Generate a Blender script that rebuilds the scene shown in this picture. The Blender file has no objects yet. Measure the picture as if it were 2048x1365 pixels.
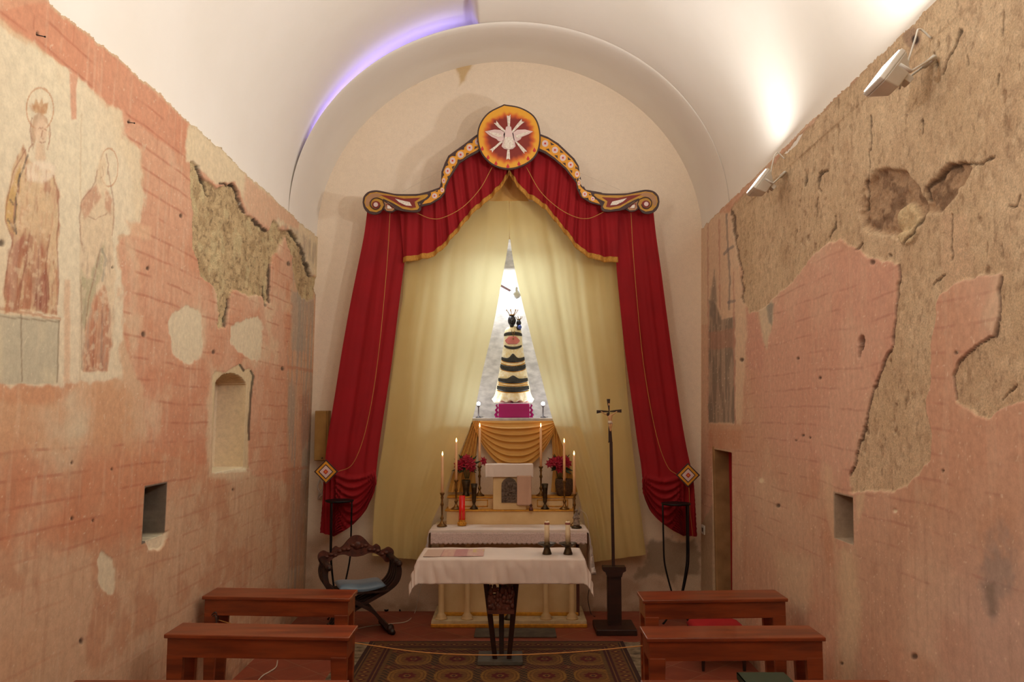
import bpy, bmesh, math, random
import numpy as np
from mathutils import Vector, Matrix
random.seed(7); RNG = np.random.RandomState(11)
PI = math.pi
sc = bpy.context.scene
COL = sc.collection
F = 1653.0; CX, CY = 1024.0, 682.5
PITCH = math.atan(145.5/F); CP, SP = math.cos(PITCH), math.sin(PITCH)
HC = 2.0
# ------------------------------------------------------------------ measuring aids (photo pixel <-> place)
def ray(px, py):
    u = (px-CX)/F; v = (CY-py)/F
    return u, CP - v*SP, SP + v*CP
def P(px, py, Y):                      # point on the plane y = Y
    a, b, c = ray(px, py); t = Y/b
    return Vector((a*t, Y, HC + c*t))
def PX(px, py, X):                     # point on the plane x = X
    a, b, c = ray(px, py); t = X/a
    return Vector((X, b*t, HC + c*t))
def PZ(px, py, Z):                     # point on the plane z = Z
    a, b, c = ray(px, py); t = (Z-HC)/c
    return Vector((a*t, b*t, Z))
def proj(X, Y, Z):
    d = Y*CP + (Z-HC)*SP; d = np.where(d < .3, .3, d)
    return CX + F*X/d, CY - F*(-Y*SP + (Z-HC)*CP)/d
def lin(c):
    r = []
    for v in c[:3]:
        v = v/255.0
        r.append(v/12.92 if v <= .04045 else ((v+.055)/1.055)**2.4)
    return np.array(r)
# ------------------------------------------------------------------ noise
def _h(ix, iy, s):
    n = (ix.astype(np.int64)*374761393 + iy.astype(np.int64)*668265263 + s*974634777) & 0x7fffffff
    n = ((n ^ (n >> 13))*1274126177) & 0x7fffffff
    n = (n ^ (n >> 16)) & 0xffff
    return n/65535.0
def vn(x, y, s=0):
    x = np.asarray(x, float); y = np.asarray(y, float)
    ix = np.floor(x); iy = np.floor(y); fx = x-ix; fy = y-iy
    fx = fx*fx*(3-2*fx); fy = fy*fy*(3-2*fy)
    a = _h(ix, iy, s); b = _h(ix+1, iy, s); c = _h(ix, iy+1, s); d = _h(ix+1, iy+1, s)
    return (a*(1-fx)+b*fx)*(1-fy) + (c*(1-fx)+d*fx)*fy
def fbm(x, y, s=0, o=4):
    r = 0; a = .5; t = 0
    for k in range(o):
        r = r + a*vn(x*2**k, y*2**k, s+k*17); t += a; a *= .5
    return r/t
def ss(a, b, x):
    t = np.clip((x-a)/(b-a), 0, 1); return t*t*(3-2*t)
# ------------------------------------------------------------------ materials
def newmat(name):
    m = bpy.data.materials.new(name); m.use_nodes = True
    return m, m.node_tree.nodes, m.node_tree.links, m.node_tree.nodes['Principled BSDF']
def mat(name, c, rough=.7, c2=None, scale=8, bump=0, bscale=60, metal=0, stretch=(1,1,1), emit=None, es=1, sheen=0, coat=0, detail=4):
    m, N, L, b = newmat(name)
    b.inputs['Roughness'].default_value = rough; b.inputs['Metallic'].default_value = metal
    tc = N.new('ShaderNodeTexCoord'); mp = N.new('ShaderNodeMapping'); mp.inputs['Scale'].default_value = stretch
    L.new(tc.outputs['Object'], mp.inputs['Vector'])
    c = lin(c)
    if c2 is None: c2 = tuple(0.86*x for x in c)
    else: c2 = tuple(lin(c2))
    n = N.new('ShaderNodeTexNoise'); n.inputs['Scale'].default_value = scale; n.inputs['Detail'].default_value = detail
    L.new(mp.outputs[0], n.inputs['Vector'])
    r = N.new('ShaderNodeValToRGB'); r.color_ramp.elements[0].position = .35; r.color_ramp.elements[1].position = .65
    r.color_ramp.elements[0].color = (*c, 1); r.color_ramp.elements[1].color = (*c2, 1)
    L.new(n.outputs['Fac'], r.inputs[0]); L.new(r.outputs[0], b.inputs['Base Color'])
    if bump:
        n2 = N.new('ShaderNodeTexNoise'); n2.inputs['Scale'].default_value = bscale; n2.inputs['Detail'].default_value = 3
        L.new(mp.outputs[0], n2.inputs['Vector'])
        bp = N.new('ShaderNodeBump'); bp.inputs['Strength'].default_value = bump; bp.inputs['Distance'].default_value = .004
        L.new(n2.outputs['Fac'], bp.inputs['Height']); L.new(bp.outputs[0], b.inputs['Normal'])
    if emit is not None:
        b.inputs['Emission Color'].default_value = (*lin(emit), 1); b.inputs['Emission Strength'].default_value = es
    if sheen: b.inputs['Sheen Weight'].default_value = sheen
    if coat: b.inputs['Coat Weight'].default_value = coat
    return m
def cloth_mat(name, c, transl=.0, tc_=None, rough=.85, weave=900, c2=None, sheen=0):
    m, N, L, b = newmat(name)
    b.inputs['Roughness'].default_value = rough
    tc = N.new('ShaderNodeTexCoord')
    n = N.new('ShaderNodeTexNoise'); n.inputs['Scale'].default_value = 3; n.inputs['Detail'].default_value = 5
    L.new(tc.outputs['Object'], n.inputs['Vector'])
    r = N.new('ShaderNodeValToRGB'); c = lin(c); d = lin(c2) if c2 is not None else c*.85
    r.color_ramp.elements[0].position = .3; r.color_ramp.elements[1].position = .7
    r.color_ramp.elements[0].color = (*c, 1); r.color_ramp.elements[1].color = (*d, 1)
    L.new(n.outputs['Fac'], r.inputs[0]); L.new(r.outputs[0], b.inputs['Base Color'])
    w = N.new('ShaderNodeTexNoise'); w.inputs['Scale'].default_value = weave; w.inputs['Detail'].default_value = 1
    L.new(tc.outputs['Object'], w.inputs['Vector'])
    bp = N.new('ShaderNodeBump'); bp.inputs['Strength'].default_value = .15; bp.inputs['Distance'].default_value = .001
    L.new(w.outputs['Fac'], bp.inputs['Height']); L.new(bp.outputs[0], b.inputs['Normal'])
    if sheen: b.inputs['Sheen Weight'].default_value = sheen
    if transl:
        t = N.new('ShaderNodeBsdfTranslucent'); t.inputs['Color'].default_value = (*lin(tc_), 1)
        mx = N.new('ShaderNodeMixShader'); mx.inputs[0].default_value = transl
        L.new(b.outputs[0], mx.inputs[1]); L.new(t.outputs[0], mx.inputs[2])
        L.new(mx.outputs[0], N['Material Output'].inputs['Surface'])
    return m
def paint_mat(name, rough=.9, bump=.5, vary=.12, dist=.006, strong=.9):
    """plaster carrying its own painted colours per vertex ('Col'); Col alpha = how crumbly it is"""
    m, N, L, b = newmat(name)
    b.inputs['Roughness'].default_value = rough
    at = N.new('ShaderNodeVertexColor'); at.layer_name = 'Col'
    tc = N.new('ShaderNodeTexCoord')
    n = N.new('ShaderNodeTexNoise'); n.inputs['Scale'].default_value = 26; n.inputs['Detail'].default_value = 7; n.inputs['Roughness'].default_value = .65
    L.new(tc.outputs['Object'], n.inputs['Vector'])
    mr = N.new('ShaderNodeMapRange'); mr.inputs[1].default_value = .3; mr.inputs[2].default_value = .7
    mr.inputs[3].default_value = 1-vary; mr.inputs[4].default_value = 1+vary
    L.new(n.outputs['Fac'], mr.inputs[0])
    g = N.new('ShaderNodeTexNoise'); g.inputs['Scale'].default_value = 110; g.inputs['Detail'].default_value = 6; g.inputs['Roughness'].default_value = .7
    L.new(tc.outputs['Object'], g.inputs['Vector'])
    gm = N.new('ShaderNodeMapRange'); gm.inputs[1].default_value = .34; gm.inputs[2].default_value = .62; gm.inputs[3].default_value = -.34; gm.inputs[4].default_value = .16
    L.new(g.outputs['Fac'], gm.inputs[0])
    ga = N.new('ShaderNodeMath'); ga.operation = 'MULTIPLY_ADD'; ga.inputs[1].default_value = .85; ga.inputs[2].default_value = .15; L.new(at.outputs['Alpha'], ga.inputs[0])
    gx = N.new('ShaderNodeMath'); gx.operation = 'MULTIPLY'; L.new(gm.outputs[0], gx.inputs[0]); L.new(ga.outputs[0], gx.inputs[1])
    gs = N.new('ShaderNodeMath'); gs.operation = 'ADD'; L.new(mr.outputs[0], gs.inputs[0]); L.new(gx.outputs[0], gs.inputs[1])
    vm = N.new('ShaderNodeVectorMath'); vm.operation = 'SCALE'
    L.new(at.outputs['Color'], vm.inputs[0]); L.new(gs.outputs[0], vm.inputs['Scale'])
    L.new(vm.outputs[0], b.inputs['Base Color'])
    n2 = N.new('ShaderNodeTexNoise'); n2.inputs['Scale'].default_value = 45; n2.inputs['Detail'].default_value = 8; n2.inputs['Roughness'].default_value = .7
    L.new(tc.outputs['Object'], n2.inputs['Vector'])
    bp = N.new('ShaderNodeBump'); bp.inputs['Distance'].default_value = dist
    ma = N.new('ShaderNodeMath'); ma.operation = 'MULTIPLY_ADD'; ma.inputs[1].default_value = strong; ma.inputs[2].default_value = bump*.3
    L.new(at.outputs['Alpha'], ma.inputs[0]); L.new(ma.outputs[0], bp.inputs['Strength'])
    L.new(n2.outputs['Fac'], bp.inputs['Height']); L.new(bp.outputs[0], b.inputs['Normal'])
    return m
M = {}
def emis(name, c, s):
    m, N, L, b = newmat(name)
    b.inputs['Base Color'].default_value = (*lin(c), 1)
    b.inputs['Emission Color'].default_value = (*lin(c), 1); b.inputs['Emission Strength'].default_value = s
    return m
# ------------------------------------------------------------------ mesh builder
class MB:
    def __init__(s): s.v = []; s.f = []; s.sm = []; s.mi = []
    def add(s, vs, fs, smooth=False, mi=0):
        o = len(s.v); s.v += [tuple(v) for v in vs]
        for f in fs: s.f.append([i+o for i in f]); s.sm.append(smooth); s.mi.append(mi)
        return s
    def box(s, a, b, mi=0):
        x0,y0,z0 = [min(p,q) for p,q in zip(a,b)]; x1,y1,z1 = [max(p,q) for p,q in zip(a,b)]
        v = [(x0,y0,z0),(x1,y0,z0),(x1,y1,z0),(x0,y1,z0),(x0,y0,z1),(x1,y0,z1),(x1,y1,z1),(x0,y1,z1)]
        return s.add(v, [(0,3,2,1),(4,5,6,7),(0,1,5,4),(1,2,6,5),(2,3,7,6),(3,0,4,7)], False, mi)
    def hexa(s, bot, top, mi=0):
        return s.add(list(bot)+list(top), [(0,3,2,1),(4,5,6,7),(0,1,5,4),(1,2,6,5),(2,3,7,6),(3,0,4,7)], False, mi)
    def lathe(s, prof, c=(0,0,0), n=24, sx=1, sy=1, mi=0, cap=True):
        vs = []; fs = []
        for r, z in prof:
            for k in range(n):
                a = 2*PI*k/n; vs.append((c[0]+r*math.cos(a)*sx, c[1]+r*math.sin(a)*sy, c[2]+z))
        m = len(prof)
        for i in range(m-1):
            for k in range(n):
                fs.append((i*n+k, i*n+(k+1)%n, (i+1)*n+(k+1)%n, (i+1)*n+k))
        s.add(vs, fs, True, mi)
        if cap:
            o = len(s.v)-len(vs)
            s.f.append([o+k for k in range(n)][::-1]); s.sm.append(False); s.mi.append(mi)
            s.f.append([o+(m-1)*n+k for k in range(n)]); s.sm.append(False); s.mi.append(mi)
        return s
    def tube(s, pts, r, n=8, mi=0, sq=1.0, up=None, cap=True):
        pts = [Vector(p) for p in pts]; m = len(pts)
        rs = r if hasattr(r, '__len__') else [r]*m
        vs = []; fs = []; prev = None
        for i, p in enumerate(pts):
            d = (pts[min(i+1,m-1)]-pts[max(i-1,0)]).normalized()
            if up is not None: a = d.cross(Vector(up))
            elif prev is None:
                a = d.cross(Vector((0,0,1)));
                if a.length < .1: a = d.cross(Vector((0,1,0)))
            else: a = prev - d*prev.dot(d)
            a.normalize(); b = d.cross(a).normalized(); prev = a
            for k in range(n):
                t = 2*PI*k/n + (PI/n if n == 4 else 0)
                vs.append(p + a*rs[i]*math.cos(t) + b*rs[i]*sq*math.sin(t))
        for i in range(m-1):
            for k in range(n): fs.append((i*n+k, i*n+(k+1)%n, (i+1)*n+(k+1)%n, (i+1)*n+k))
        if cap: fs += [tuple(range(n))[::-1], tuple((m-1)*n+k for k in range(n))]
        return s.add(vs, fs, n > 4, mi)
    def prism(s, poly, f0, f1, mi=0, smooth=False):
        """poly: list of 2-D; f0, f1 map (a,b)-> back / front 3-D point"""
        n = len(poly)
        vs = [f0(*p) for p in poly] + [f1(*p) for p in poly]
        return s.add(vs, [tuple(range(n)), tuple(range(2*n-1, n-1, -1))] + [(k, k+n, (k+1)%n+n, (k+1)%n) for k in range(n)], smooth, mi)
    def ball(s, c, r, n=12, sc_=(1,1,1), mi=0):
        pr = [(max(1e-4, math.sin(PI*i/8)), -math.cos(PI*i/8)) for i in range(9)]
        vs = []; fs = []
        for rr, z in pr:
            for k in range(n):
                a = 2*PI*k/n; vs.append((c[0]+r*rr*math.cos(a)*sc_[0], c[1]+r*rr*math.sin(a)*sc_[1], c[2]+r*z*sc_[2]))
        for i in range(8):
            for k in range(n): fs.append((i*n+k, i*n+(k+1)%n, (i+1)*n+(k+1)%n, (i+1)*n+k))
        return s.add(vs, fs, True, mi)
    def grid(s, arr, mi=0, smooth=True, flip=False):
        """arr: list of rows of 3-D points"""
        R = len(arr); Cn = len(arr[0]); vs = [p for row in arr for p in row]; fs = []
        for i in range(R-1):
            for j in range(Cn-1):
                q = (i*Cn+j, i*Cn+j+1, (i+1)*Cn+j+1, (i+1)*Cn+j); fs.append(q[::-1] if flip else q)
        return s.add(vs, fs, smooth, mi)
def root_loc(p):
    v = Vector((0,0,0))
    while p is not None: v = v + p.location; p = p.parent
    return v
def obj(name, mb, m, parent=None, label=None, bevel=0, solid=0, sub=0, origin=None):
    me = bpy.data.meshes.new(name)
    if parent is not None: o0 = root_loc(parent)
    elif origin is not None: o0 = Vector(origin)
    else:
        A = np.array(mb.v); mn = A.min(0); mx = A.max(0); o0 = Vector(((mn[0]+mx[0])/2, (mn[1]+mx[1])/2, mn[2]))
    me.from_pydata([(v[0]-o0.x, v[1]-o0.y, v[2]-o0.z) for v in mb.v], [], mb.f)
    ms = m if isinstance(m, (list, tuple)) else [m]
    for x in ms: me.materials.append(M[x] if isinstance(x, str) else x)
    me.polygons.foreach_set('use_smooth', mb.sm); me.polygons.foreach_set('material_index', mb.mi)
    me.update()
    o = bpy.data.objects.new(name, me); COL.objects.link(o)
    if parent is not None: o.parent = parent
    else: o.location = o0
    if label: o['label'] = label
    if solid:
        md = o.modifiers.new('s', 'SOLIDIFY'); md.thickness = solid; md.offset = 0
    if bevel:
        md = o.modifiers.new('b', 'BEVEL'); md.width = bevel; md.segments = 2; md.limit_method = 'ANGLE'; md.angle_limit = .7
    if sub:
        md = o.modifiers.new('u', 'SUBSURF'); md.levels = sub; md.render_levels = sub
    return o
def thing(name, loc, label, cat, group=None):
    o = bpy.data.objects.new(name, None); COL.objects.link(o); o.location = loc; o.empty_display_size = .1
    return tag(o, label, cat, group)
def tag(o, label, cat, group=None, kind=None):
    o['label'] = label; o['category'] = cat
    if group: o['group'] = group
    if kind: o['kind'] = kind
    return o
def struct(o):
    o['kind'] = 'structure'; return o
def dup(root, d, label, group=None):
    r = root.copy(); COL.objects.link(r); r.location = root.location + Vector(d); r['label'] = label
    if group: r['group'] = group
    for ch in list(root.children):
        c = ch.copy(); COL.objects.link(c); c.parent = r
        for g in list(ch.children):
            e = g.copy(); COL.objects.link(e); e.parent = c
    return r
def lerp_poly(pts, t):
    """even sampling by length; t array in 0..1"""
    A = np.array([list(p) for p in pts], float); d = np.r_[0, np.cumsum(np.linalg.norm(np.diff(A, axis=0), axis=1))]
    d /= d[-1]; return np.stack([np.interp(t, d, A[:, k]) for k in range(A.shape[1])], -1)
def smooth_poly(pts, n=8):
    """Catmull-Rom"""
    P_ = [np.array(p, float) for p in pts]; P_ = [2*P_[0]-P_[1]] + P_ + [2*P_[-1]-P_[-2]]; out = []
    for i in range(1, len(P_)-2):
        a, b, c, d = P_[i-1:i+3]
        for k in range(n):
            t = k/n
            out.append(.5*((2*b)+(-a+c)*t+(2*a-5*b+4*c-d)*t*t+(-a+3*b-3*c+d)*t**3))
    out.append(P_[-2]); return [tuple(p) for p in out]

# ================================================================== painted plaster walls
def wrect(p, side, q0, q1, top=0):
    """upright opening between two photo corners (top-left, bottom-right), exact on the wall"""
    X = -2.075 if side < 0 else 1.96
    a = PX(q0[0], q0[1], X); b = PX(q1[0], q1[1], X); y0, y1 = sorted((a.y, b.y))
    zt = a.z if side > 0 else PX(q0[0], q0[1], X).z; zb = b.z
    h = zt
    if top: h = zt + top*np.sqrt(np.clip(1-((p.Y-(y0+y1)/2)/((y1-y0)/2))**2, 0, 1))
    return ((p.Y > y0) & (p.Y < y1) & (p.Z > zb) & (p.Z < h)).astype(float), (y0, y1, zb, zt)
def halo(p, r, k=.03, top=0):
    y0, y1, zb, zt = r
    return ((p.Y > y0-k) & (p.Y < y1+k) & (p.Z > zb-k) & (p.Z < zt+top+k)).astype(float)
class Paint:
    def __init__(s, X, Y, Z, base):
        s.Y = Y; s.Z = Z; s.px, s.py = proj(X, Y, Z)
        s.c = np.ones((len(Y), 3))*lin(base); s.r = np.zeros(len(Y)); s.d = np.zeros(len(Y))
        s.wx = (fbm(Y*14, Z*14, 3)-.5); s.wy = (fbm(Y*14+50, Z*14, 9)-.5)
    def poly(s, pts, soft=2, warp=6):
        pts = np.array(pts, float); x = s.px + s.wx*warp*2; y = s.py + s.wy*warp*2
        mg = soft+2
        sel = (x > pts[:,0].min()-mg) & (x < pts[:,0].max()+mg) & (y > pts[:,1].min()-mg) & (y < pts[:,1].max()+mg)
        out = np.zeros(len(x)); xs = x[sel]; ys = y[sel]
        ins = np.zeros(len(xs), bool); dd = np.full(len(xs), 1e9); n = len(pts)
        for i in range(n):
            x0, y0 = pts[i]; x1, y1 = pts[(i+1) % n]
            cnd = ((y0 > ys) != (y1 > ys))
            xi = x0 + (ys-y0)*(x1-x0)/((y1-y0) if y1 != y0 else 1e-9)
            ins ^= cnd & (xs < xi)
            ex, ey = x1-x0, y1-y0; L2 = ex*ex+ey*ey+1e-9
            t = np.clip(((xs-x0)*ex+(ys-y0)*ey)/L2, 0, 1)
            dd = np.minimum(dd, np.hypot(xs-x0-t*ex, ys-y0-t*ey))
        sd = np.where(ins, dd, -dd)
        out[sel] = ss(-soft, soft, sd); return out
    def line(s, pts, w=1.5, warp=3, soft=1.2):
        pts = np.array(pts, float); x = s.px + s.wx*warp*2; y = s.py + s.wy*warp*2
        sel = (x > pts[:,0].min()-9) & (x < pts[:,0].max()+9) & (y > pts[:,1].min()-9) & (y < pts[:,1].max()+9)
        out = np.zeros(len(x)); xs = x[sel]; ys = y[sel]; dd = np.full(len(xs), 1e9)
        for i in range(len(pts)-1):
            x0, y0 = pts[i]; x1, y1 = pts[i+1]; ex, ey = x1-x0, y1-y0; L2 = ex*ex+ey*ey+1e-9
            t = np.clip(((xs-x0)*ex+(ys-y0)*ey)/L2, 0, 1)
            dd = np.minimum(dd, np.hypot(xs-x0-t*ex, ys-y0-t*ey))
        out[sel] = 1-ss(w*.5, w*.5+soft, dd); return out
    def ell(s, cx, cy, rx, ry, soft=.3, warp=5):
        x = s.px + s.wx*warp*2; y = s.py + s.wy*warp*2
        return 1-ss(1-soft, 1+soft, np.hypot((x-cx)/rx, (y-cy)/ry))
    def ring(s, cx, cy, rx, ry, w=.03):
        q = np.hypot((s.px-cx)/rx, (s.py-cy)/ry); return 1-ss(w, w*2, abs(q-1))
    def mix(s, m, col, a=1.0):
        m = np.clip(m*a, 0, 1)[:, None]; s.c = s.c*(1-m)+lin(col)*m
    def nz(s, f, seed, lo=.4, hi=.6, fy=None, o=4):
        return ss(lo, hi, fbm(s.Y*f, s.Z*(fy or f), seed, o))
def build_wall(name, side, paintfn):
    Xf = (lambda z: -2.11 + .06*np.clip(z, 0, 4)/3.85) if side < 0 else (lambda z: 1.92 + .08*np.clip(z, 0, 4)/3.9)
    # columns spaced so that near plaster is finest
    q = np.linspace(1/3.0, 1/8.62, 470); Yc = np.r_[np.linspace(-3.0, 2.9, 22), 1/q]
    Zc = np.linspace(0, 4.2, 620)
    ny, nz_ = len(Yc), len(Zc)
    YY, ZZ = np.meshgrid(Yc, Zc); Y = YY.ravel(); Z = ZZ.ravel(); X = Xf(Z)
    p = Paint(X, Y, Z, (214, 190, 160)); paintfn(p)
    co = np.stack([X + p.d*side, Y, Z], -1)      # +d pushes the surface out of the room (a recess)
    i = np.arange(nz_-1)[:, None]*ny; j = np.arange(ny-1)[None, :]
    a = (i+j).ravel(); fc = np.stack([a, a+1, a+ny+1, a+ny], -1)
    if side > 0: fc = fc[:, ::-1]
    D = p.d[fc]; step = D.max(1)-D.min(1)
    me = bpy.data.meshes.new(name); me.vertices.add(len(co)); me.vertices.foreach_set('co', co.ravel())
    me.loops.add(fc.size); me.loops.foreach_set('vertex_index', fc.ravel().astype(np.int32))
    me.polygons.add(len(fc)); me.polygons.foreach_set('loop_start', (np.arange(len(fc))*4).astype(np.int32))
    me.polygons.foreach_set('loop_total', np.full(len(fc), 4, np.int32))
    me.polygons.foreach_set('use_smooth', step < .03)
    me.update(calc_edges=True)
    at = me.color_attributes.new('Col', 'FLOAT_COLOR', 'POINT')
    at.data.foreach_set('color', np.concatenate([np.clip(p.c, 0, 1), np.clip(p.r, 0, 1)[:, None]], 1).astype(np.float32).ravel())
    me.materials.append(M['fresco'])
    o = bpy.data.objects.new(name, me); COL.objects.link(o); return struct(o)
def gray(p, k):
    l = p.c @ np.array([.3, .59, .11]); p.c = p.c*(1-k)+l[:, None]*k*np.array([1.04, 1.0, .93])
def bricks(p, z0, dz, dy, w, seed):
    """thin painted joint lines of sham masonry"""
    zz = (p.Z-z0 + (fbm(p.Y*1.5, p.Z*.5, seed)-.5)*.06)/dz; row = np.floor(zz); fz = abs(zz-row-.5)
    yy = p.Y/dy + .5*(row % 2) + _h(row, row*0, seed)*.3; fy = abs(yy-np.floor(yy)-.5)
    h = ss(.5-w/dz*1.6, .5-w/dz*.4, fz); v = ss(.5-w/dy*1.6, .5-w/dy*.4, fy)*.6
    return np.maximum(h, v)*ss(.35, .6, fbm(p.Y*5, p.Z*9, seed+5))
def paint_left(p):
    Y, Z, px, py = p.Y, p.Z, p.px, p.py
    pink = (212, 150, 120); orange = (204, 130, 92); cream = (222, 198, 164); dun = (186, 140, 108); pale = (226, 206, 178)
    # general weathered mixture
    p.mix(p.nz(1.3, 1, .4, .62), (214, 168, 132), .8)
    p.mix(p.nz(2.2, 2, .48, .7), (220, 190, 152), .5)
    lower = ss(860, 1010, py + 60*(fbm(Y*2, Z*2, 31)-.5))
    p.mix(lower, (200, 150, 116), .75)
    p.mix(lower*p.nz(2.5, 6, .42, .62), (206, 166, 134), .7)
    p.mix(lower*p.nz(3.5, 8, .52, .68), (190, 126, 90), .55)
    # broad pink plaster to the right of the figures
    zone = p.poly([(0,20),(120,0),(640,440),(640,1000),(560,960),(430,940),(300,900),(285,780),(255,705),(245,640),(240,480),(262,468),(278,440),(290,350),(285,300),(246,270),(240,225),(150,148),(0,38),(-40,0),(-40,-40)], 4, 6)
    p.mix(zone, pink, .78)
    p.mix(zone*p.nz(3, 21, .45, .7), orange, .5); p.mix(zone*p.nz(4, 25, .55, .75), cream, .45)
    band = p.poly([(0,30),(-60,-40),(60,-40),(260,140),(385,255),(378,300),(360,310),(240,225),(150,150)], 3, 4)
    p.mix(band, (208, 136, 104), .75)
    # orange bands beneath the figures
    ob = p.poly([(-20,880),(180,890),(430,880),(430,960),(300,1000),(270,1080),(60,1100),(-20,1120)], 40, 24)
    p.mix(ob*p.nz(2.4, 41, .3, .55), (204, 126, 86), .75)
    ob2 = p.poly([(-20,770),(160,762),(130,800),(80,812),(-20,800)], 8, 8); p.mix(ob2, orange, .6)
    p.mix(p.poly([(-20,775),(230,765),(280,800),(250,900),(-20,910)], 26, 26)*p.nz(3, 43, .3, .55), (208, 146, 102), .65)
    mid = p.poly([(280,740),(420,720),(430,900),(300,900)], 20, 16); p.mix(mid*p.nz(5, 44, .35, .6), (206, 134, 100), .6)
    # sham masonry
    br = bricks(p, .06, .118, .50, .0062, 71)
    keep = np.clip(zone + ob*.9 + .35*ss(830, 880, py)*(px < 560) + .25*(px > 290)*(py > 640), 0, 1)
    p.mix(br*keep, (176, 92, 64), .5)
    # cream ground of the figure field
    fld = p.poly([(-20,40),(135,138),(240,228),(246,275),(283,300),(288,345),(276,440),(262,465),(236,470),(246,640),(240,760),(120,772),(-20,768)], 5, 14)
    p.mix(fld, (226, 208, 180), .85); p.mix(fld*p.nz(2.2, 51, .45, .7), (222, 194, 158), .6)
    p.mix(p.poly([(140,140),(158,152),(152,180),(152,238),(142,238)], 2, 2), pink, .9)
    p.mix(p.poly([(240,215),(262,240),(262,262),(250,268)], 3, 3), pink, .7)
    p.mix(p.poly([(250,440),(300,455),(300,480),(262,474)], 5, 4), (222,176,140), .7)
    # crowned figure: halo, crown, hair, robe
    for hx, hy, a, b in ((80, 218, 27, 42), (218, 335, 18, 38)):
        p.mix(p.ring(hx, hy, a, b, .03), (196, 140, 100), .75)
    p.mix(p.poly([(63,205),(68,210),(72,197),(78,208),(84,196),(87,208),(97,205),(93,228),(70,226)], 1.5, 1), (196, 146, 100), .8)
    p.mix(p.poly([(68,232),(80,224),(94,236),(96,250),(84,240),(76,250),(72,280),(66,300),(63,260)], 2, 2), (178, 132, 100), .7)
    p.mix(p.ell(82, 262, 12, 26, .3, 1), (222, 186, 156), .9)
    p.mix(p.poly([(72,285),(88,290),(92,318),(82,328),(70,318)], 3, 1), (214, 178, 146), .8)
    p.mix(p.line([(96,262),(98,280),(94,300)], 2, 3), (190, 140, 110), .5)
    robe = p.poly([(48,290),(30,320),(14,390),(8,440),(22,480),(14,520),(8,600),(8,628),(30,618),(112,630),(116,600),(118,480),(116,380),(105,345),(60,320)], 3, 6)
    p.mix(robe, (212, 174, 132), .85)
    p.mix(robe*ss(440, 520, py)*p.nz(16, 61, .38, .6, fy=4), (176, 106, 72), .85)
    p.mix(robe*p.nz(22, 63, .52, .66, fy=7), (160, 88, 64), .6)
    p.mix(p.poly([(14,395),(30,360),(42,330),(44,350),(34,420),(32,470),(20,465),(10,430)], 3, 4), (204, 160, 92), .85)
    p.mix(p.line([(42,350),(36,380),(30,430),(32,468)], 3.5, 5), (84, 72, 70), .8)
    p.mix(p.line([(20,400),(26,410),(34,410)], 2, 3)+p.line([(16,440),(24,450),(28,462)], 2.5, 3)+p.line([(40,355),(48,335),(56,310)], 2.5, 4), (96, 84, 76), .7)
    p.mix(p.poly([(52,330),(80,318),(108,330),(106,352),(84,366),(56,360)], 4, 5), (232, 208, 184), .85)
    p.mix(p.poly([(72,560),(92,540),(96,600),(86,622),(66,616)], 6, 6), (140, 66, 56), .65)
    p.mix(p.poly([(14,500),(40,480),(52,470),(34,520),(20,600),(12,600)], 4, 4), (170, 96, 76), .5)
    p.mix(p.line([(0,618),(60,628),(118,640)], 5, 3), (186, 116, 76), .6)
    fr_ = robe*ss(.5, .7, fbm(Y*60, Z*14, 201)); p.mix(fr_, (196, 140, 110), .5); p.mix(robe*ss(.55, .72, fbm(Y*30, Z*40, 203)), (226, 196, 160), .5)
    for q in ([(52,300),(38,322),(26,352),(16,392),(10,436),(20,470),(24,486),(14,524),(10,600)], [(104,350),(114,380),(118,430),(114,470),(118,530),(116,610)], [(60,470),(52,520),(40,580),(36,615)], [(78,500),(74,560),(68,612)], [(98,470),(92,530),(98,600)], [(66,236),(62,262),(66,290),(58,304)], [(98,250),(99,270),(95,288)], [(78,258),(84,256)], [(88,258),(92,258)], [(84,262),(82,274),(86,276)], [(80,284),(88,284)]):
        p.mix(p.line(q, 1.2, 4, 1.3), (150, 84, 62), .55)
    p.mix(p.poly([(60,210),(98,206),(96,230),(70,232)], 3, 4)*p.nz(40, 205, .4, .6), (188, 130, 84), .6)
    # plinth under her feet
    pl = p.poly([(-20,626),(118,640),(116,768),(-20,768)], 2, 2)
    p.mix(pl, (206, 190, 160), .9); p.mix(pl*p.nz(4, 66, .45, .65), (184, 172, 150), .6)
    p.mix(p.line([(-20,632),(118,644)], 2, 1)+p.line([(42,630),(44,765)], 2, 2)+p.line([(118,642),(114,764)], 2, 1), (150, 128, 104), .7)
    # pilaster strips
    p.mix(p.poly([(128,560),(140,560),(140,765),(128,765)], 3, 2), (214, 164, 128), .6)
    p.mix(p.line([(162,230),(160,760)], 2, 2), (206, 180, 146), .6)
    # second figure
    f2 = p.poly([(205,300),(214,330),(208,360),(232,420),(224,470),(232,600),(222,700),(216,742),(166,740),(163,560),(160,440),(158,405),(190,372),(196,330)], 3, 5)
    p.mix(f2, (218, 188, 154), .8)
    p.mix(p.poly([(158,412),(176,380),(192,370),(202,395),(180,425),(168,438)], 4, 4)+p.poly([(212,380),(226,400),(222,430),(210,415)], 3, 3), (196, 140, 112), .75)
    p.mix(p.poly([(162,540),(176,560),(200,500),(210,480),(206,540),(180,620),(170,662),(162,650)], 4, 5), (170, 160, 124), .7)
    p.mix(p.poly([(170,660),(190,590),(210,570),(220,620),(222,690),(214,742),(166,742)], 3, 4), (186, 112, 78), .85)
    p.mix(p.poly([(170,660),(190,590),(210,570),(220,620),(222,690),(214,742),(166,742)], 3, 4)*p.nz(34, 68, .5, .62, fy=3), (214, 168, 134), .6)
    p.mix(p.line([(204,500),(212,520),(206,560)], 4, 5), (140, 136, 128), .5)
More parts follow.
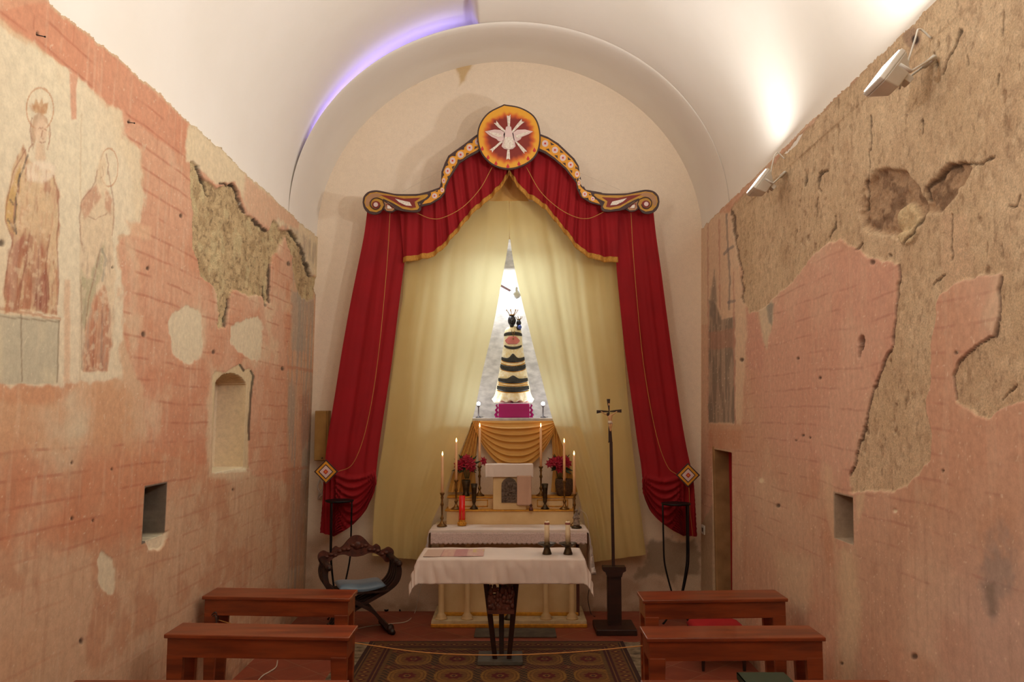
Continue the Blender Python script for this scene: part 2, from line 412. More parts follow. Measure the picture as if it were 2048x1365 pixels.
    p.mix(p.line([(162,560),(164,740)], 2, 1.5), (150, 110, 86), .5)
    for q in ([(196,340),(190,365),(176,385),(160,405),(158,440),(164,500)], [(216,345),(222,375),(230,410),(224,470)], [(176,430),(190,440),(214,425)], [(200,500),(186,560),(174,620),(170,660)], [(176,680),(174,740)], [(190,640),(186,740)], [(204,620),(204,742)], [(204,335),(206,350),(202,356)], [(212,308),(218,330),(214,350)]):
        p.mix(p.line(q, 1.2, 4, 1.3), (150, 92, 72), .5)
    p.mix(f2*ss(.5, .7, fbm(Y*50, Z*12, 211))*ss(440, 520, py), (176, 150, 130), .5); p.mix(f2*ss(.55, .7, fbm(Y*24, Z*30, 213)), (228, 202, 170), .45)
    # cream fills
    for q in ([(338,650),(352,622),(378,612),(400,630),(405,700),(390,722),(370,726),(345,700)], [(464,650),(500,636),(523,642),(521,716),(495,714),(464,690)],
              [(196,1120),(206,1104),(226,1120),(231,1160),(222,1190),(205,1178),(195,1150)]):
        m = p.poly(smooth_poly(q+[q[0]], 4)[:-1], 2, 7); p.mix(m, (222, 204, 174), .88); p.d += m*.003
    # fills around the tall niche
    p.mix(p.poly([(415,800),(430,740),(430,940),(495,935),(500,948),(470,960),(415,955)], 6, 6), (220, 192, 158), .75)
    p.mix(p.poly([(395,740),(560,720),(590,830),(600,1000),(520,1040),(500,900)], 30, 20)*p.nz(3, 75, .3, .6), (206, 148, 116), .45)
    # corner strip of grey and ochre fresco beside the end wall
    cs = p.poly([(584,468),(640,470),(640,1230),(575,1230),(575,700),(584,640)], 3, 3)
    p.mix(cs, (206, 158, 122), .6); p.mix(cs*p.nz(18, 81, .45, .6, fy=1.5), (166, 150, 134), .75)
    p.mix(p.poly([(582,580),(612,590),(612,705),(584,700)], 4, 4), (170, 156, 140), .65)
    p.mix(p.poly([(600,800),(618,780),(618,880),(604,900)], 8, 5), (160, 92, 66), .5)
    p.mix(p.poly([(572,940),(600,930),(612,1000),(604,1130),(578,1140)], 4, 4), (176, 116, 84), .45)
    p.mix(p.line([(576,735),(624,742)], 5, 2)+p.line([(575,940),(618,935)], 5, 2), (190, 118, 84), .5)
    p.mix(p.poly([(612,900),(636,890),(634,1200),(606,1210)], 8, 5), (150, 132, 112), .6)
    # upper cream strip and fallen plaster
    up = p.poly([(380,240),(640,465),(638,560),(600,520),(575,450),(540,455),(505,432),(490,410),(470,362),(430,368),(404,340),(372,322),(370,295)], 3, 4)
    p.mix(up, (224, 202, 168), .88)
    p.mix(p.poly([(490,350),(560,410),(600,440),(596,462),(556,438),(530,462),(505,440),(488,400)], 5, 5), (214, 160, 130), .75)
    p.mix(p.poly([(560,440),(638,490),(638,540),(600,500)], 5, 4)*p.nz(18, 85, .4, .6, fy=1.5), (176, 152, 132), .7)
    hole = p.poly([(380,322),(395,330),(408,356),(425,370),(436,376),(464,366),(471,372),(488,422),(510,442),(536,464),(548,440),(566,462),(572,470),(562,492),(546,514),(540,532),(539,600),(531,612),(526,592),(500,592),(470,580),(462,592),(456,640),(449,656),(438,656),(440,628),(436,590),(428,572),(405,552),(394,520),(385,480),(388,420),(381,360)], 1.6, 5)
    hole2 = p.poly([(568,462),(580,460),(592,472),(610,520),(624,550),(636,560),(634,586),(618,604),(602,596),(590,556),(584,510)], 2, 5)
    H = np.maximum(hole, hole2)
    p.mix(H, (200, 168, 124), 1); p.mix(H*p.nz(14, 90, .5, .65), (170, 138, 96), .7); p.mix(H*p.nz(40, 92, .6, .7), (110, 84, 56), .6)
    p.mix(H*p.nz(9, 94, .55, .7), (206, 182, 136), .8)
    p.r = np.maximum(p.r, H); p.d += H*(.016 + .03*(fbm(Y*16, Z*16, 95, 5)-.35))
    ck = p.line([(395,330),(410,360),(422,392)], 2, 6)+p.line([(466,366),(480,400),(491,424)], 3, 5)+p.line([(508,440),(534,462)], 4, 5)+p.line([(582,462),(600,490),(622,552)], 3, 5)+p.line([(541,530),(539,605)], 2, 2)+p.line([(530,575),(532,612)], 3, 2)+p.line([(440,366),(470,372)], 3, 5)+p.line([(452,654),(460,600)], 1.5, 3)+p.line([(405,262),(470,320),(600,424),(638,470)], 1.5, 6)*.5
    p.mix(ck, (60, 46, 32), .85); p.d += np.clip(ck, 0, 1)*.012
    # nails, specks, scratches
    for cx_, cy_, r in ((75,68,3),(258,244,2.5),(287,669,4),(296,537,3),(362,432,3),(427,705,3),(577,528,3.5),(144,926,2.5),(145,1038,3),(163,1284,4),(4,487,5),(225,535,2),(565,738,3),(186,1042,2),(224,939,2),(466,980,2)):
        m = p.ell(cx_, cy_, r, r*1.4, .4, 1); p.mix(m, (70, 50, 36), .85); p.d += m*.006
    p.mix(p.nz(55, 97, .76, .82)*(1-H), (232, 214, 188), .4)
    p.mix(ss(.6, .75, fbm(Y*30, Z*3, 99))*(1-H), (226, 200, 172), .16)
    p.mix(ss(.58, .74, fbm(Y*26, Z*2.2, 101))*lower, (172, 118, 88), .25)
    # floor-near dirt
    p.mix(ss(.3, .0, Z)*p.nz(8, 105, .35, .6), (150, 112, 84), .6)
    # niches
    big = p.poly([(425,752),(433,742),(450,747),(462,738),(470,734),(480,727),(487,742),(499,736),(508,748),(506,775),(500,800),(497,850),(496,880),(497,938),(425,940)], .8, 1.5)
    ins, rr_ = wrect(p, -1, (432, 772), (489, 934), .10)
    p.mix(np.clip(big, 0, 1), (216, 190, 150), .92)
    p.mix(p.line([(480,730),(488,742)], 3, 1)+p.line([(502,742),(507,752),(502,790),(498,850),(498,880)], 2.4, 1), (60, 46, 30), .85)
    p.mix(ins, (222, 196, 168), 1); p.d += np.clip(big, 0, 1)*(1-ins)*(px < 510)*.004 + ins*.22
    p.mix(p.poly([(429,936),(492,934),(494,944),(430,948)], 1.5, 2), (232, 216, 186), .9)
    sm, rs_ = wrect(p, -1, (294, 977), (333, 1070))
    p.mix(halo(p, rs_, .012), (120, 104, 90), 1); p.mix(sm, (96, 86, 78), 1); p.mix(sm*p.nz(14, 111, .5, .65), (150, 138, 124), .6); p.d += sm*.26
    chip = p.poly([(292,1082),(320,1072),(338,1062),(330,1090),(316,1102),(300,1100)], 2, 3)*(1-sm); p.mix(chip, (232, 214, 184), .85); p.d += chip*.012
    # ragged top edge, plaster stops at the vault
    e = 3.855 + .05*(fbm(Y*7, Y*0, 121, 5)-.5) + .02*(fbm(Y*40, Y*0, 122)-.5) - .03*np.exp(-((Y-3.6)/.3)**2)
    ed = ss(-.025, -.003, Z-e); p.mix(ed, (206, 180, 146), .75); p.r = np.maximum(p.r, ed*.5)
    p.d = np.where(Z > 3.74, np.minimum(p.d, .006), p.d); p.d = np.where(Z > e, .05, p.d)
    gray(p, .10); p.c *= np.array([1.0, 1.06, 1.02])
def paint_right(p):
    Y, Z, px, py = p.Y, p.Z, p.px, p.py
    p.c[:] = lin((206, 152, 122))
    p.mix(p.nz(1.5, 1, .38, .62), (200, 138, 104), .7); p.mix(p.nz(2.5, 2, .5, .7), (214, 178, 144), .6)
    low = ss(900, 1150, py + 80*(fbm(Y*2, Z*2, 31)-.5))
    p.mix(low*p.nz(1.8, 4, .3, .6), (196, 148, 118), .8); p.mix(low*p.nz(3, 5, .5, .7), (192, 128, 88), .6)
    p.mix(ss(1750, 2000, px)*ss(1000, 1250, py), (200, 160, 144), .7)
    pk = p.poly([(1510,640),(1560,590),(1640,500),(1730,500),(1800,530),(1790,680),(1730,850),(1700,980),(1560,900),(1500,760)], 30, 14)
    p.mix(pk, (212, 146, 124), .55)
    br = bricks(p, .03, .118, .9, .006, 75)*(1-ss(1150, 1250, py))
    p.mix(br*(p.Z > 1.0), (170, 96, 78), .36)
    p.mix(ss(.6, .7, fbm(Y*24, Z*2.2, 101)), (220, 186, 156), .14)
    p.mix(ss(.6, .72, fbm(Y*28, Z*2.6, 107))*low, (166, 122, 96), .22)
    # pale run below the niche, grey damp bloom
    p.mix(p.poly([(1676,1100),(1712,1100),(1722,1200),(1712,1365),(1676,1365),(1680,1200)], 12, 8), (208, 178, 138), .75)
    p.mix(p.poly([(1545,1100),(1620,1120),(1625,1200),(1600,1230),(1560,1180)], 14, 14), (206, 170, 134), .7)
    p.mix(p.poly([(1960,1080),(2010,1040),(2048,1100),(2048,1180),(1995,1200),(1990,1240),(1975,1230),(1965,1150)], 14, 14)*p.nz(9, 14, .3, .6), (150, 132, 124), .65)
    p.mix(p.poly([(1970,1170),(1990,1165),(1992,1230),(1978,1230)], 6, 5), (110, 92, 80), .5)
    # near-corner decorated panel
    cs = p.poly([(1396,430),(1466,425),(1474,490),(1486,600),(1496,640),(1490,720),(1484,860),(1400,860)], 3, 3)
    p.mix(cs, (214, 178, 144), .85)
    p.mix(p.poly([(1418,600),(1432,610),(1442,640),(1470,635),(1470,846),(1417,846)], 2, 3), (158, 130, 110), .85)
    p.mix(p.poly([(1418,600),(1432,610),(1442,640),(1470,635),(1470,846),(1417,846)], 2, 3)*p.nz(20, 17, .45, .6, fy=3), (104, 92, 82), .6)
    p.mix(p.poly([(1418,665),(1470,655),(1470,695),(1418,700)], 3, 4), (176, 116, 92), .55)
    p.mix(p.poly([(1422,580),(1429,540),(1434,600),(1426,640),(1420,630)], 3, 2), (120, 108, 100), .7)
    for q in ([(1416,430),(1416,860)], [(1438,440),(1440,620)], [(1467,545),(1470,850)]): p.mix(p.line(q, 1.5, 2), (188, 122, 100), .7)
    p.mix(p.line([(1453,428),(1456,500),(1460,560),(1458,620)], 3, 2)+p.line([(1448,508),(1456,500),(1466,494)], 4, 2)+p.line([(1456,606),(1468,602)], 4, 2), (136, 118, 112), .75)
    p.mix(p.poly([(1402,650),(1416,648),(1416,900),(1402,900)], 2, 2), (206, 150, 116), .7)
    p.mix(p.poly([(1418,848),(1484,850),(1484,900),(1418,900)], 4, 3), (198, 128, 84), .6)
    p.mix(p.poly([(1492,620),(1505,608),(1520,660),(1530,700),(1524,740),(1498,740),(1494,700)], 3, 3), (206, 140, 118), .8)
    p.mix(p.poly([(1516,620),(1545,600),(1548,640),(1532,700)], 3, 3), (206, 184, 150), .8)
    p.mix(p.poly([(1532,606),(1548,608),(1544,650),(1538,646)], 3, 2), (120, 116, 112), .7)
    # stripped render
    T = p.poly([(1464,415),(1474,490),(1485,560),(1487,606),(1500,625),(1520,622),(1545,598),(1560,585),(1578,570),(1600,545),(1630,505),(1650,492),(1680,478),(1700,490),(1716,500),(1735,515),(1760,522),(1794,526),
                (1796,560),(1789,640),(1780,700),(1754,755),(1740,815),(1722,880),(1702,950),(1700,985),(1740,982),(1790,984),(1836,952),(1856,920),(1862,870),(1850,820),(1862,760),(1858,700),(1868,640),(1876,590),(1905,570),(1960,552),(1998,546),
                (1997,640),(1986,672),(1950,692),(1924,718),(1906,752),(1912,806),(1950,830),(1975,838),(2010,812),(2060,800),(2400,820),(2400,-900),(1840,-900),(1860,0)], 2, 6)
    tan = (198, 162, 120)
    p.mix(T, tan, 1); p.mix(T*p.nz(2.5, 20, .4, .65), (206, 172, 132), .8); p.mix(T*p.nz(6, 22, .48, .72, fy=5), (188, 148, 108), .5); p.mix(T*p.nz(3, 19, .55, .75), (212, 178, 138), .5)
    p.mix(T*p.nz(24, 24, .56, .72, fy=18), (170, 130, 92), .45); p.mix(T*p.nz(50, 26, .62, .74, fy=30), (140, 104, 72), .45); p.mix(T*p.nz(30, 27, .58, .75, fy=24), (222, 190, 150), .4)
    p.r = np.maximum(p.r, T*.75); p.d += T*(.010 + .014*(fbm(Y*6, Z*4, 28, 5)-.5))
    pit = T*ss(.70, .78, fbm(Y*20, Z*11, 128))*ss(.45, .6, fbm(Y*2, Z*2, 129)); p.mix(pit, (130, 94, 62), .6); p.d += pit*.008
    p.mix(p.poly([(1880,430),(1930,430),(1940,500),(1938,590),(1900,610),(1882,560)], 6, 8)*T, (206, 164, 124), .7)
    hol = p.poly([(1727,372),(1748,345),(1775,336),(1805,345),(1832,380),(1844,410),(1838,445),(1812,470),(1790,470),(1750,468),(1722,455),(1718,430)], 5, 9)
    ho2 = p.poly([(1840,420),(1846,385),(1870,352),(1895,330),(1925,322),(1940,335),(1920,365),(1900,400),(1880,420),(1850,430)], 5, 9)
    Hh = np.maximum(hol, ho2)
    p.mix(Hh, (164, 122, 84), .85); p.d += Hh*(.025 + .055*(fbm(Y*18, Z*14, 29, 5)-.4)); p.mix(Hh*p.nz(20, 30, .5, .62), (116, 80, 52), .7)
    rk = p.ell(1812, 448, 22, 40, .12, 5); p.mix(rk, (204, 172, 122), .9); p.d -= rk*.03; p.d = np.maximum(p.d, -.001)
    ck = sum(p.line(q, w*.62, 6, 1.4) for q, w in (
        ([(1464,420),(1472,490),(1482,545),(1486,604)], 2), ([(1794,528),(1797,560),(1789,640),(1779,702),(1755,752),(1740,812),(1722,882),(1701,952)], 1.6),
        ([(1998,556),(1996,640),(1986,672),(1950,693),(1925,716),(1906,755),(1912,800)], 1.6), ([(1735,232),(1738,298)], 4), ([(1735,300),(1742,330),(1730,370),(1722,420)], 2),
        ([(1846,400),(1850,376),(1880,345),(1903,328)], 6), ([(1903,328),(1935,326),(1955,328),(1984,316)], 4), ([(1838,408),(1836,440),(1826,470),(1806,484)], 5),
        ([(1636,345),(1634,380),(1640,386)], 3), ([(1650,342),(1636,352)], 3), ([(1634,400),(1632,436)], 3), ([(1668,434),(1656,484)], 3), ([(1610,350),(1608,372)], 2),
        ([(1920,62),(1912,90),(1890,122),(1884,150)], 4), ([(1868,108),(1872,136)], 3), ([(1930,110),(1931,130)], 2), ([(2000,25),(2000,70)], 3), ([(1990,150),(1988,168)], 4),
        ([(1842,240),(1844,266)], 3), ([(2012,412),(2028,408),(2034,390)], 3), ([(1996,800),(2020,780),(2030,770)], 3), ([(1712,500),(1720,488)], 3), ([(1776,510),(1780,514)], 6),
        ([(1900,520),(1898,430)], 1.5), ([(1862,568),(1884,552)], 3)))
    p.mix(ck, (80, 56, 36), .8); p.d += np.clip(ck, 0, 1)*.012
    # hole for the lamp cable, gouge, nail marks
    m = p.ell(1822, 76, 17, 22, .2, 4); p.mix(m, (150, 112, 88), .8); p.d += m*.06
    m = p.ell(1828, 80, 8, 10, .3, 2); p.mix(m, (50, 26, 22), .95); p.d += m*.1
    m = p.ell(1722, 686, 6, 14, .25, 3)+p.ell(1718, 704, 3, 12, .25, 2); p.mix(m, (60, 36, 24), .9); p.d += np.clip(m, 0, 1)*.05
    for cx_, cy_, r in ((1596,717,3),(1483,720,4),(1556,1012,4),(1606,872,2.5),(1592,881,2),(1620,876,2),(1790,1022,4),(1828,1314,6),(1885,942,3),(1912,706,4),(1640,756,3),(1683,1328,3),(1745,525,5),(1523,962,5)):
        m = p.ell(cx_, cy_, r, r, .4, 1); p.mix(m, (80, 52, 36) if cx_ not in (1790, 1523) else (232, 212, 178), .85)
        if cx_ != 1523: p.d += m*.006
    p.mix(p.nz(55, 97, .75, .82)*(1-T), (232, 208, 180), .5)
    p.mix(ss(.3, .0, Z)*p.nz(8, 105, .35, .6), (140, 108, 84), .6)
    # niche and its worn rim
    p.mix(p.poly([(1648,925),(1662,935),(1668,985),(1672,1095),(1655,1040),(1650,980)], 5, 4), (212, 172, 134), .6)
    p.mix(p.poly([(1711,992),(1730,985),(1726,1020),(1714,1050)], 4, 4), (214, 180, 140), .7)
    nm, rn_ = wrect(p, 1, (1672, 988), (1711, 1088))
    p.mix(halo(p, rn_, .012), (168, 140, 114), 1); p.mix(nm, (150, 122, 98), 1); p.mix(nm*p.nz(12, 33, .5, .65), (186, 160, 134), .5); p.d += nm*.26
    # doorway with a stone jamb
    dw, rd_ = wrect(p, 1, (1427, 900), (1475, 1400)); p.mix(halo(p, rd_, .02), (196, 156, 118), .8)
    p.mix(p.poly([(1427,1010),(1400,1050),(1402,1250),(1428,1250)], 2, 4), (170, 140, 104), .8)
    p.mix(dw, (176, 142, 98), 1); p.d += dw*.5
    p.mix(p.nz(9, 36, .5, .7)*dw, (158, 120, 78), .5)
    e = 3.95 + .035*(fbm(Y*8, Y*0, 123, 5)-.5) + .015*(fbm(Y*40, Y*0, 124)-.5)
    ed = ss(-.02, -.002, Z-e); p.mix(ed, (176, 136, 100), .6)
    p.d = np.where(Z > 3.78, np.minimum(p.d, .006), p.d); p.d = np.where(Z > e, .05, p.d)
    gray(p, .26); p.c *= np.array([1.16, 1.20, 1.17])
M['fresco'] = paint_mat('fresco_plaster')
M['endplaster'] = paint_mat('end_wall_plaster', bump=.35, vary=.035, dist=.003, strong=.6)
M['vault'] = mat('vault_limewash', (239, 235, 227), .95, (235, 230, 220), scale=1.2, bump=.25, bscale=18)
YE = 8.60
wl = build_wall('wall_left', -1, paint_left)
wr = build_wall('wall_right', 1, paint_right)
# ------------------------------------------------------------------ end wall with the arched opening of the shrine
NX, NW, NZ0, NZS = -.03, .68, 1.955, 3.16
def in_niche(x, z):
    return (abs(x-NX) < NW) & (z > NZ0) & ((z < NZS) | (np.hypot(x-NX, z-NZS) < NW))
def build_end():
    xs = np.linspace(-2.2, 2.1, 290); zs = np.linspace(0, 6.0, 400); XX, ZZ = np.meshgrid(xs, zs); X = XX.ravel(); Z = ZZ.ravel()
    p = Paint(X, X*0+YE, Z, (242, 226, 204)); n1 = lambda f, s, lo, hi, g=None: ss(lo, hi, fbm(X*f, Z*(g or f), s, 5))
    # Paint noise uses Y,Z: give it X instead
    p.Y = X; p.wx = fbm(X*14, Z*14, 3)-.5; p.wy = fbm(X*14+50, Z*14, 9)-.5
    p.mix(n1(1.2, 1, .4, .6), (238, 222, 200), .7)
    p.mix(ss(620, 900, p.py), (240, 224, 198), .7)
    p.mix(p.poly([(905,118),(935,110),(948,125),(930,160),(920,172),(912,140)], 4, 5), (196, 160, 92), .7)
    p.mix(p.poly([(815,165),(835,158),(832,170),(820,174)], 3, 3), (196, 160, 100), .6)
    low = ss(1050, 1110, p.py+40*(fbm(X*3, Z*3, 4)-.5))
    p.mix(low, (196, 168, 140), .8); p.mix(low*n1(4, 6, .45, .65), (170, 140, 112), .6)
    st = p.poly([(1296,1085),(1330,1078),(1360,1085),(1392,1075),(1402,1110),(1398,1150),(1350,1165),(1300,1150),(1262,1160),(1290,1120)], 5, 12)
    p.mix(st, (140, 122, 100), .75); p.mix(p.poly([(1350,1150),(1402,1150),(1402,1190),(1360,1190)], 4, 6), (206, 184, 156), .8)
    p.mix(p.poly([(624,1120),(650,1100),(660,1180),(630,1220)], 10, 8), (206, 180, 150), .6)
    p.mix(ss(.12, .0, Z)*n1(9, 12, .35, .6), (130, 100, 76), .6)
    for cx_, cy_ in ((612,376),(1425,368),(634,378)): p.mix(p.ell(cx_, cy_, 2.4, 2.4, .4, 1), (90,66,50), .9)
    p.r = .25*low + .1
    p.d = .006*(fbm(X*2, Z*2, 13)-.5)
    nx = len(xs); nz_ = len(zs); i = np.arange(nz_-1)[:, None]*nx; j = np.arange(nx-1)[None, :]
    a = (i+j).ravel(); fc = np.stack([a, a+1, a+nx+1, a+nx], -1)
    cx_ = X[fc].mean(1); cz_ = Z[fc].mean(1); fc = fc[~in_niche(cx_, cz_)]
    co = np.stack([X, YE+p.d, Z], -1)
    me = bpy.data.meshes.new('wall_end'); me.vertices.add(len(co)); me.vertices.foreach_set('co', co.ravel())
    me.loops.add(fc.size); me.loops.foreach_set('vertex_index', fc.ravel().astype(np.int32)); me.polygons.add(len(fc))
    me.polygons.foreach_set('loop_start', (np.arange(len(fc))*4).astype(np.int32)); me.polygons.foreach_set('loop_total', np.full(len(fc), 4, np.int32))
    me.polygons.foreach_set('use_smooth', np.ones(len(fc), bool)); me.update(calc_edges=True)
    at = me.color_attributes.new('Col', 'FLOAT_COLOR', 'POINT')
    at.data.foreach_set('color', np.concatenate([np.clip(p.c, 0, 1), np.clip(p.r, 0, 1)[:, None]], 1).astype(np.float32).ravel())
    me.materials.append(M['endplaster']); o = bpy.data.objects.new('wall_back', me); COL.objects.link(o); return struct(o)
we = build_end()
M['niche'] = mat('niche_plaster', (214, 210, 204), .9, (176, 172, 168), scale=9, bump=.4, bscale=30, stretch=(1,1,1.8), detail=7)
mb = MB()
arch = [(NX-NW, NZ0), (NX+NW, NZ0), (NX+NW, NZS)] + [(NX+NW*math.cos(PI*k/24), NZS+NW*math.sin(PI*k/24)) for k in range(1, 24)] + [(NX-NW, NZS)]
for k in range(len(arch)):
    (a, b), (c, d) = arch[k], arch[(k+1) % len(arch)]
    mb.add([(a,YE-.001,b),(c,YE-.001,d),(c,9.25,d),(a,9.25,b)], [(0,1,2,3)])
mb.add([(a, 9.25, b) for a, b in arch], [tuple(range(len(arch)))])
struct(obj('wall_niche', mb, 'niche'))
# ------------------------------------------------------------------ vault, lower arch against the end wall, floor, entrance wall
VC, VA, VZ = -.025, 2.04, 3.85
def vault():
    Ys = np.r_[np.linspace(-3.0, 6.3, 46), np.linspace(6.35, 7.6, 50), np.linspace(7.62, 8.7, 16)]
    th = np.r_[np.linspace(0, 1.70, 90), np.linspace(1.705, 1.755, 8), np.linspace(1.77, PI, 80)]
    rows = []
    for Y in Ys:
        r = [(VC+VA+.004, Y, 3.84)]
        for t in th:
            gap = ss(1.708, 1.750, t)                      # left part stays open above the arch rim
            b_right = 1.885 - .048*ss(6.7, 7.5, Y) + (.0 if Y < 7.5 else min(.12, .35*(Y-7.5)))
            b_left = 1.885 + .13*ss(6.3, 7.6, Y)
            b = b_right*(1-gap) + b_left*gap
            wob = (.012*math.sin(Y*1.9+t*3)+.010*math.sin(Y*4.1-t*5)+.02*(float(vn(Y*.9, t*1.6, 5))-.5))*(1-.9*float(ss(6.3, 7.4, Y)))
            r.append((VC+(VA+wob*.4+.05*float(ss(6.3, 7.6, Y))*gap*math.sin(t))*math.cos(t), Y, VZ+(b+wob)*math.sin(t)))
        r.append((VC-VA-.004, Y, 3.80)); rows.append(r)
    return MB().grid(rows)
struct(obj('ceiling', vault(), 'vault'))
rows = []
for Y in [7.98, 7.6, 7.53, 7.5, 7.5, 7.52, 7.56, 7.7, 7.9, 8.2, 8.64]:
    pass
sec = [(7.74, 1.848), (7.56, 1.846), (7.512, 1.842), (7.5, 1.838), (7.504, 1.832), (7.53, 1.820), (7.6, 1.82), (7.8, 1.838), (8.1, 1.878), (8.35, 1.905), (8.64, 1.93)]
for Y, b in sec:
    rows.append([(VC+(VA-.003)*math.cos(t), Y, VZ+(b+.004*math.sin(Y*3+t*4))*math.sin(t)) for t in np.linspace(0, PI, 120)])
struct(obj('ceiling_arch', MB().grid(rows), 'vault'))
def floor_mat():
    m, N, L, b = newmat('terracotta_tiles'); tc = N.new('ShaderNodeTexCoord'); mp = N.new('ShaderNodeMapping')
    mp.inputs['Rotation'].default_value = (0, 0, PI/4); L.new(tc.outputs['Object'], mp.inputs['Vector'])
    br = N.new('ShaderNodeTexBrick'); br.offset = 0; br.inputs['Scale'].default_value = 1; br.inputs['Brick Width'].default_value = .3; br.inputs['Row Height'].default_value = .3
    br.inputs['Mortar Size'].default_value = .004; br.inputs['Mortar Smooth'].default_value = .3; br.inputs['Bias'].default_value = 0
    br.inputs['Color1'].default_value = (*lin((150, 74, 50)), 1); br.inputs['Color2'].default_value = (*lin((132, 62, 42)), 1); br.inputs['Mortar'].default_value = (*lin((150, 104, 80)), 1)
    L.new(mp.outputs[0], br.inputs['Vector'])
    n = N.new('ShaderNodeTexNoise'); n.inputs['Scale'].default_value = 5; n.inputs['Detail'].default_value = 6; L.new(tc.outputs['Object'], n.inputs['Vector'])
    mr = N.new('ShaderNodeMapRange'); mr.inputs[1].default_value = .3; mr.inputs[2].default_value = .7; mr.inputs[3].default_value = .8; mr.inputs[4].default_value = 1.15
    L.new(n.outputs['Fac'], mr.inputs[0]); vm = N.new('ShaderNodeVectorMath'); vm.operation = 'SCALE'
    L.new(br.outputs['Color'], vm.inputs[0]); L.new(mr.outputs[0], vm.inputs['Scale']); L.new(vm.outputs[0], b.inputs['Base Color'])
    b.inputs['Roughness'].default_value = .55
    bp = N.new('ShaderNodeBump'); bp.inputs['Strength'].default_value = .3; bp.inputs['Distance'].default_value = .003; L.new(n.outputs['Fac'], bp.inputs['Height']); L.new(bp.outputs[0], b.inputs['Normal'])
    return m
M['floor'] = floor_mat()
struct(obj('floor', MB().box((-2.2, -3.1, -.06), (2.6, 8.7, 0)), 'floor', origin=(0,0,0)))
struct(obj('wall_entrance', MB().box((-2.2, -3.15, 0), (2.6, -3.0, 6.0)), 'vault'))

# ------------------------------------------------------------------ materials of the furnishings
M['redcloth'] = cloth_mat('red_cloth', (158, 6, 22), .06, (150, 6, 14), .85, c2=(144, 6, 18))
M['creamcloth'] = cloth_mat('cream_cloth', (232, 208, 142), .42, (226, 224, 180), .85, c2=(224, 198, 130))
M['goldcloth'] = cloth_mat('gold_cloth', (214, 168, 90), 0, None, .6, c2=(200, 150, 74))
M['fringe'] = mat('gold_fringe', (206, 150, 62), .8, (170, 116, 40), scale=220, bump=.6, bscale=300, stretch=(1,1,.15))
M['whitecloth'] = cloth_mat('white_linen', (240, 226, 214), .12, (232, 216, 202), .85)
M['board_dark'] = mat('dark_brown_paint', (70, 46, 42), .6)
M['board_gold'] = mat('ochre_paint', (228, 160, 40), .55, (214, 146, 36), scale=20)
M['board_olive'] = mat('olive_gold_paint', (196, 146, 44), .55, (180, 130, 40), scale=20)
M['board_tan'] = mat('tan_paint', (178, 132, 92), .6)
M['board_white'] = mat('white_paint', (238, 226, 218), .6)
M['board_pinkwhite'] = mat('pinkish_white_paint', (226, 200, 196), .6)
M['board_red'] = mat('red_paint', (206, 52, 48), .6)
M['board_maroon'] = mat('maroon_paint', (130, 34, 24), .6)
M['pearl'] = mat('pearl_white', (240, 234, 222), .45, (210, 196, 180), scale=60, bump=.3, bscale=120)
M['cord'] = mat('gold_cord', (196, 140, 70), .7)
M['brass'] = mat('aged_brass', (150, 112, 62), .38, (104, 78, 44), scale=30, metal=.85)
M['bronze'] = mat('dark_bronze', (84, 68, 44), .42, (58, 48, 34), scale=30, metal=.7)
M['wax'] = mat('candle_wax', (236, 196, 150), .5, emit=(255, 140, 60), es=.04)
M['waxpale'] = mat('pale_wax', (240, 222, 184), .5)
M['wick'] = mat('burnt_wick', (40, 30, 24), .9)
M['flame'] = emis('candle_flame', (255, 176, 96), 22)
M['pew'] = mat('varnished_cherry_wood', (140, 66, 30), .34, (100, 42, 20), scale=2.4, bump=.08, bscale=20, stretch=(1, 6, 9), coat=.15, detail=6)
M['darkwood'] = mat('dark_walnut', (54, 26, 16), .5, (36, 18, 12), scale=5, bump=.15, bscale=30, stretch=(1,1,5))
M['carvewood'] = mat('carved_reddish_wood', (98, 48, 30), .5, (70, 34, 22), scale=24, bump=.8, bscale=50)
M['iron'] = mat('black_iron', (26, 24, 24), .5, metal=.5)
M['altarpaint'] = mat('cream_altar_paint', (222, 194, 144), .7, (208, 176, 124), scale=4, bump=.2, bscale=40)
M['slab'] = mat('pale_marbled_paint', (214, 196, 156), .6, (190, 168, 128), scale=12)
M['gilt'] = mat('gilded_moulding', (216, 156, 44), .45, (190, 130, 36), scale=30, metal=.3)
M['darkgap'] = mat('dark_red_brown_paint', (92, 50, 38), .7)
M['stone'] = mat('grey_stone', (104, 96, 84), .8, (80, 76, 66), scale=10, bump=.4, bscale=40)
M['jamb'] = mat('sandstone_jamb', (170, 132, 86), .9, (140, 106, 66), scale=5, bump=.6, bscale=30, detail=6)
M['magenta'] = cloth_mat('magenta_satin', (190, 20, 120), .1, (200, 30, 140), .4)
M['robe'] = mat('ivory_gold_brocade', (250, 244, 222), .5, (236, 220, 168), scale=40, bump=.4, bscale=80)
M['blackband'] = mat('black_jewelled_band', (14, 14, 14), .45, (50, 46, 34), scale=160, bump=.8, bscale=150, detail=1)
M['blackskin'] = mat('dark_carved_face', (22, 16, 26), .4)
M['pinkcloth'] = mat('pink_rosette', (216, 130, 130), .7)
M['poinsettia'] = mat('crimson_petals', (176, 16, 52), .6, (140, 10, 40), scale=40)
M['leaf'] = mat('green_leaves', (44, 66, 32), .6, (30, 48, 24), scale=30)
M['wicker'] = mat('brown_wicker', (92, 66, 38), .8, (60, 42, 24), scale=60, bump=.6, bscale=90)
M['votive'] = mat('red_votive_glass', (190, 22, 22), .2, emit=(220, 30, 20), es=.15)
M['satin'] = mat('blue_grey_satin', (104, 128, 146), .3, (84, 106, 124), scale=6, bump=.3, bscale=24, sheen=.3)
M['lampwhite'] = mat('white_enamel', (220, 216, 206), .4, (206, 200, 188), scale=8)
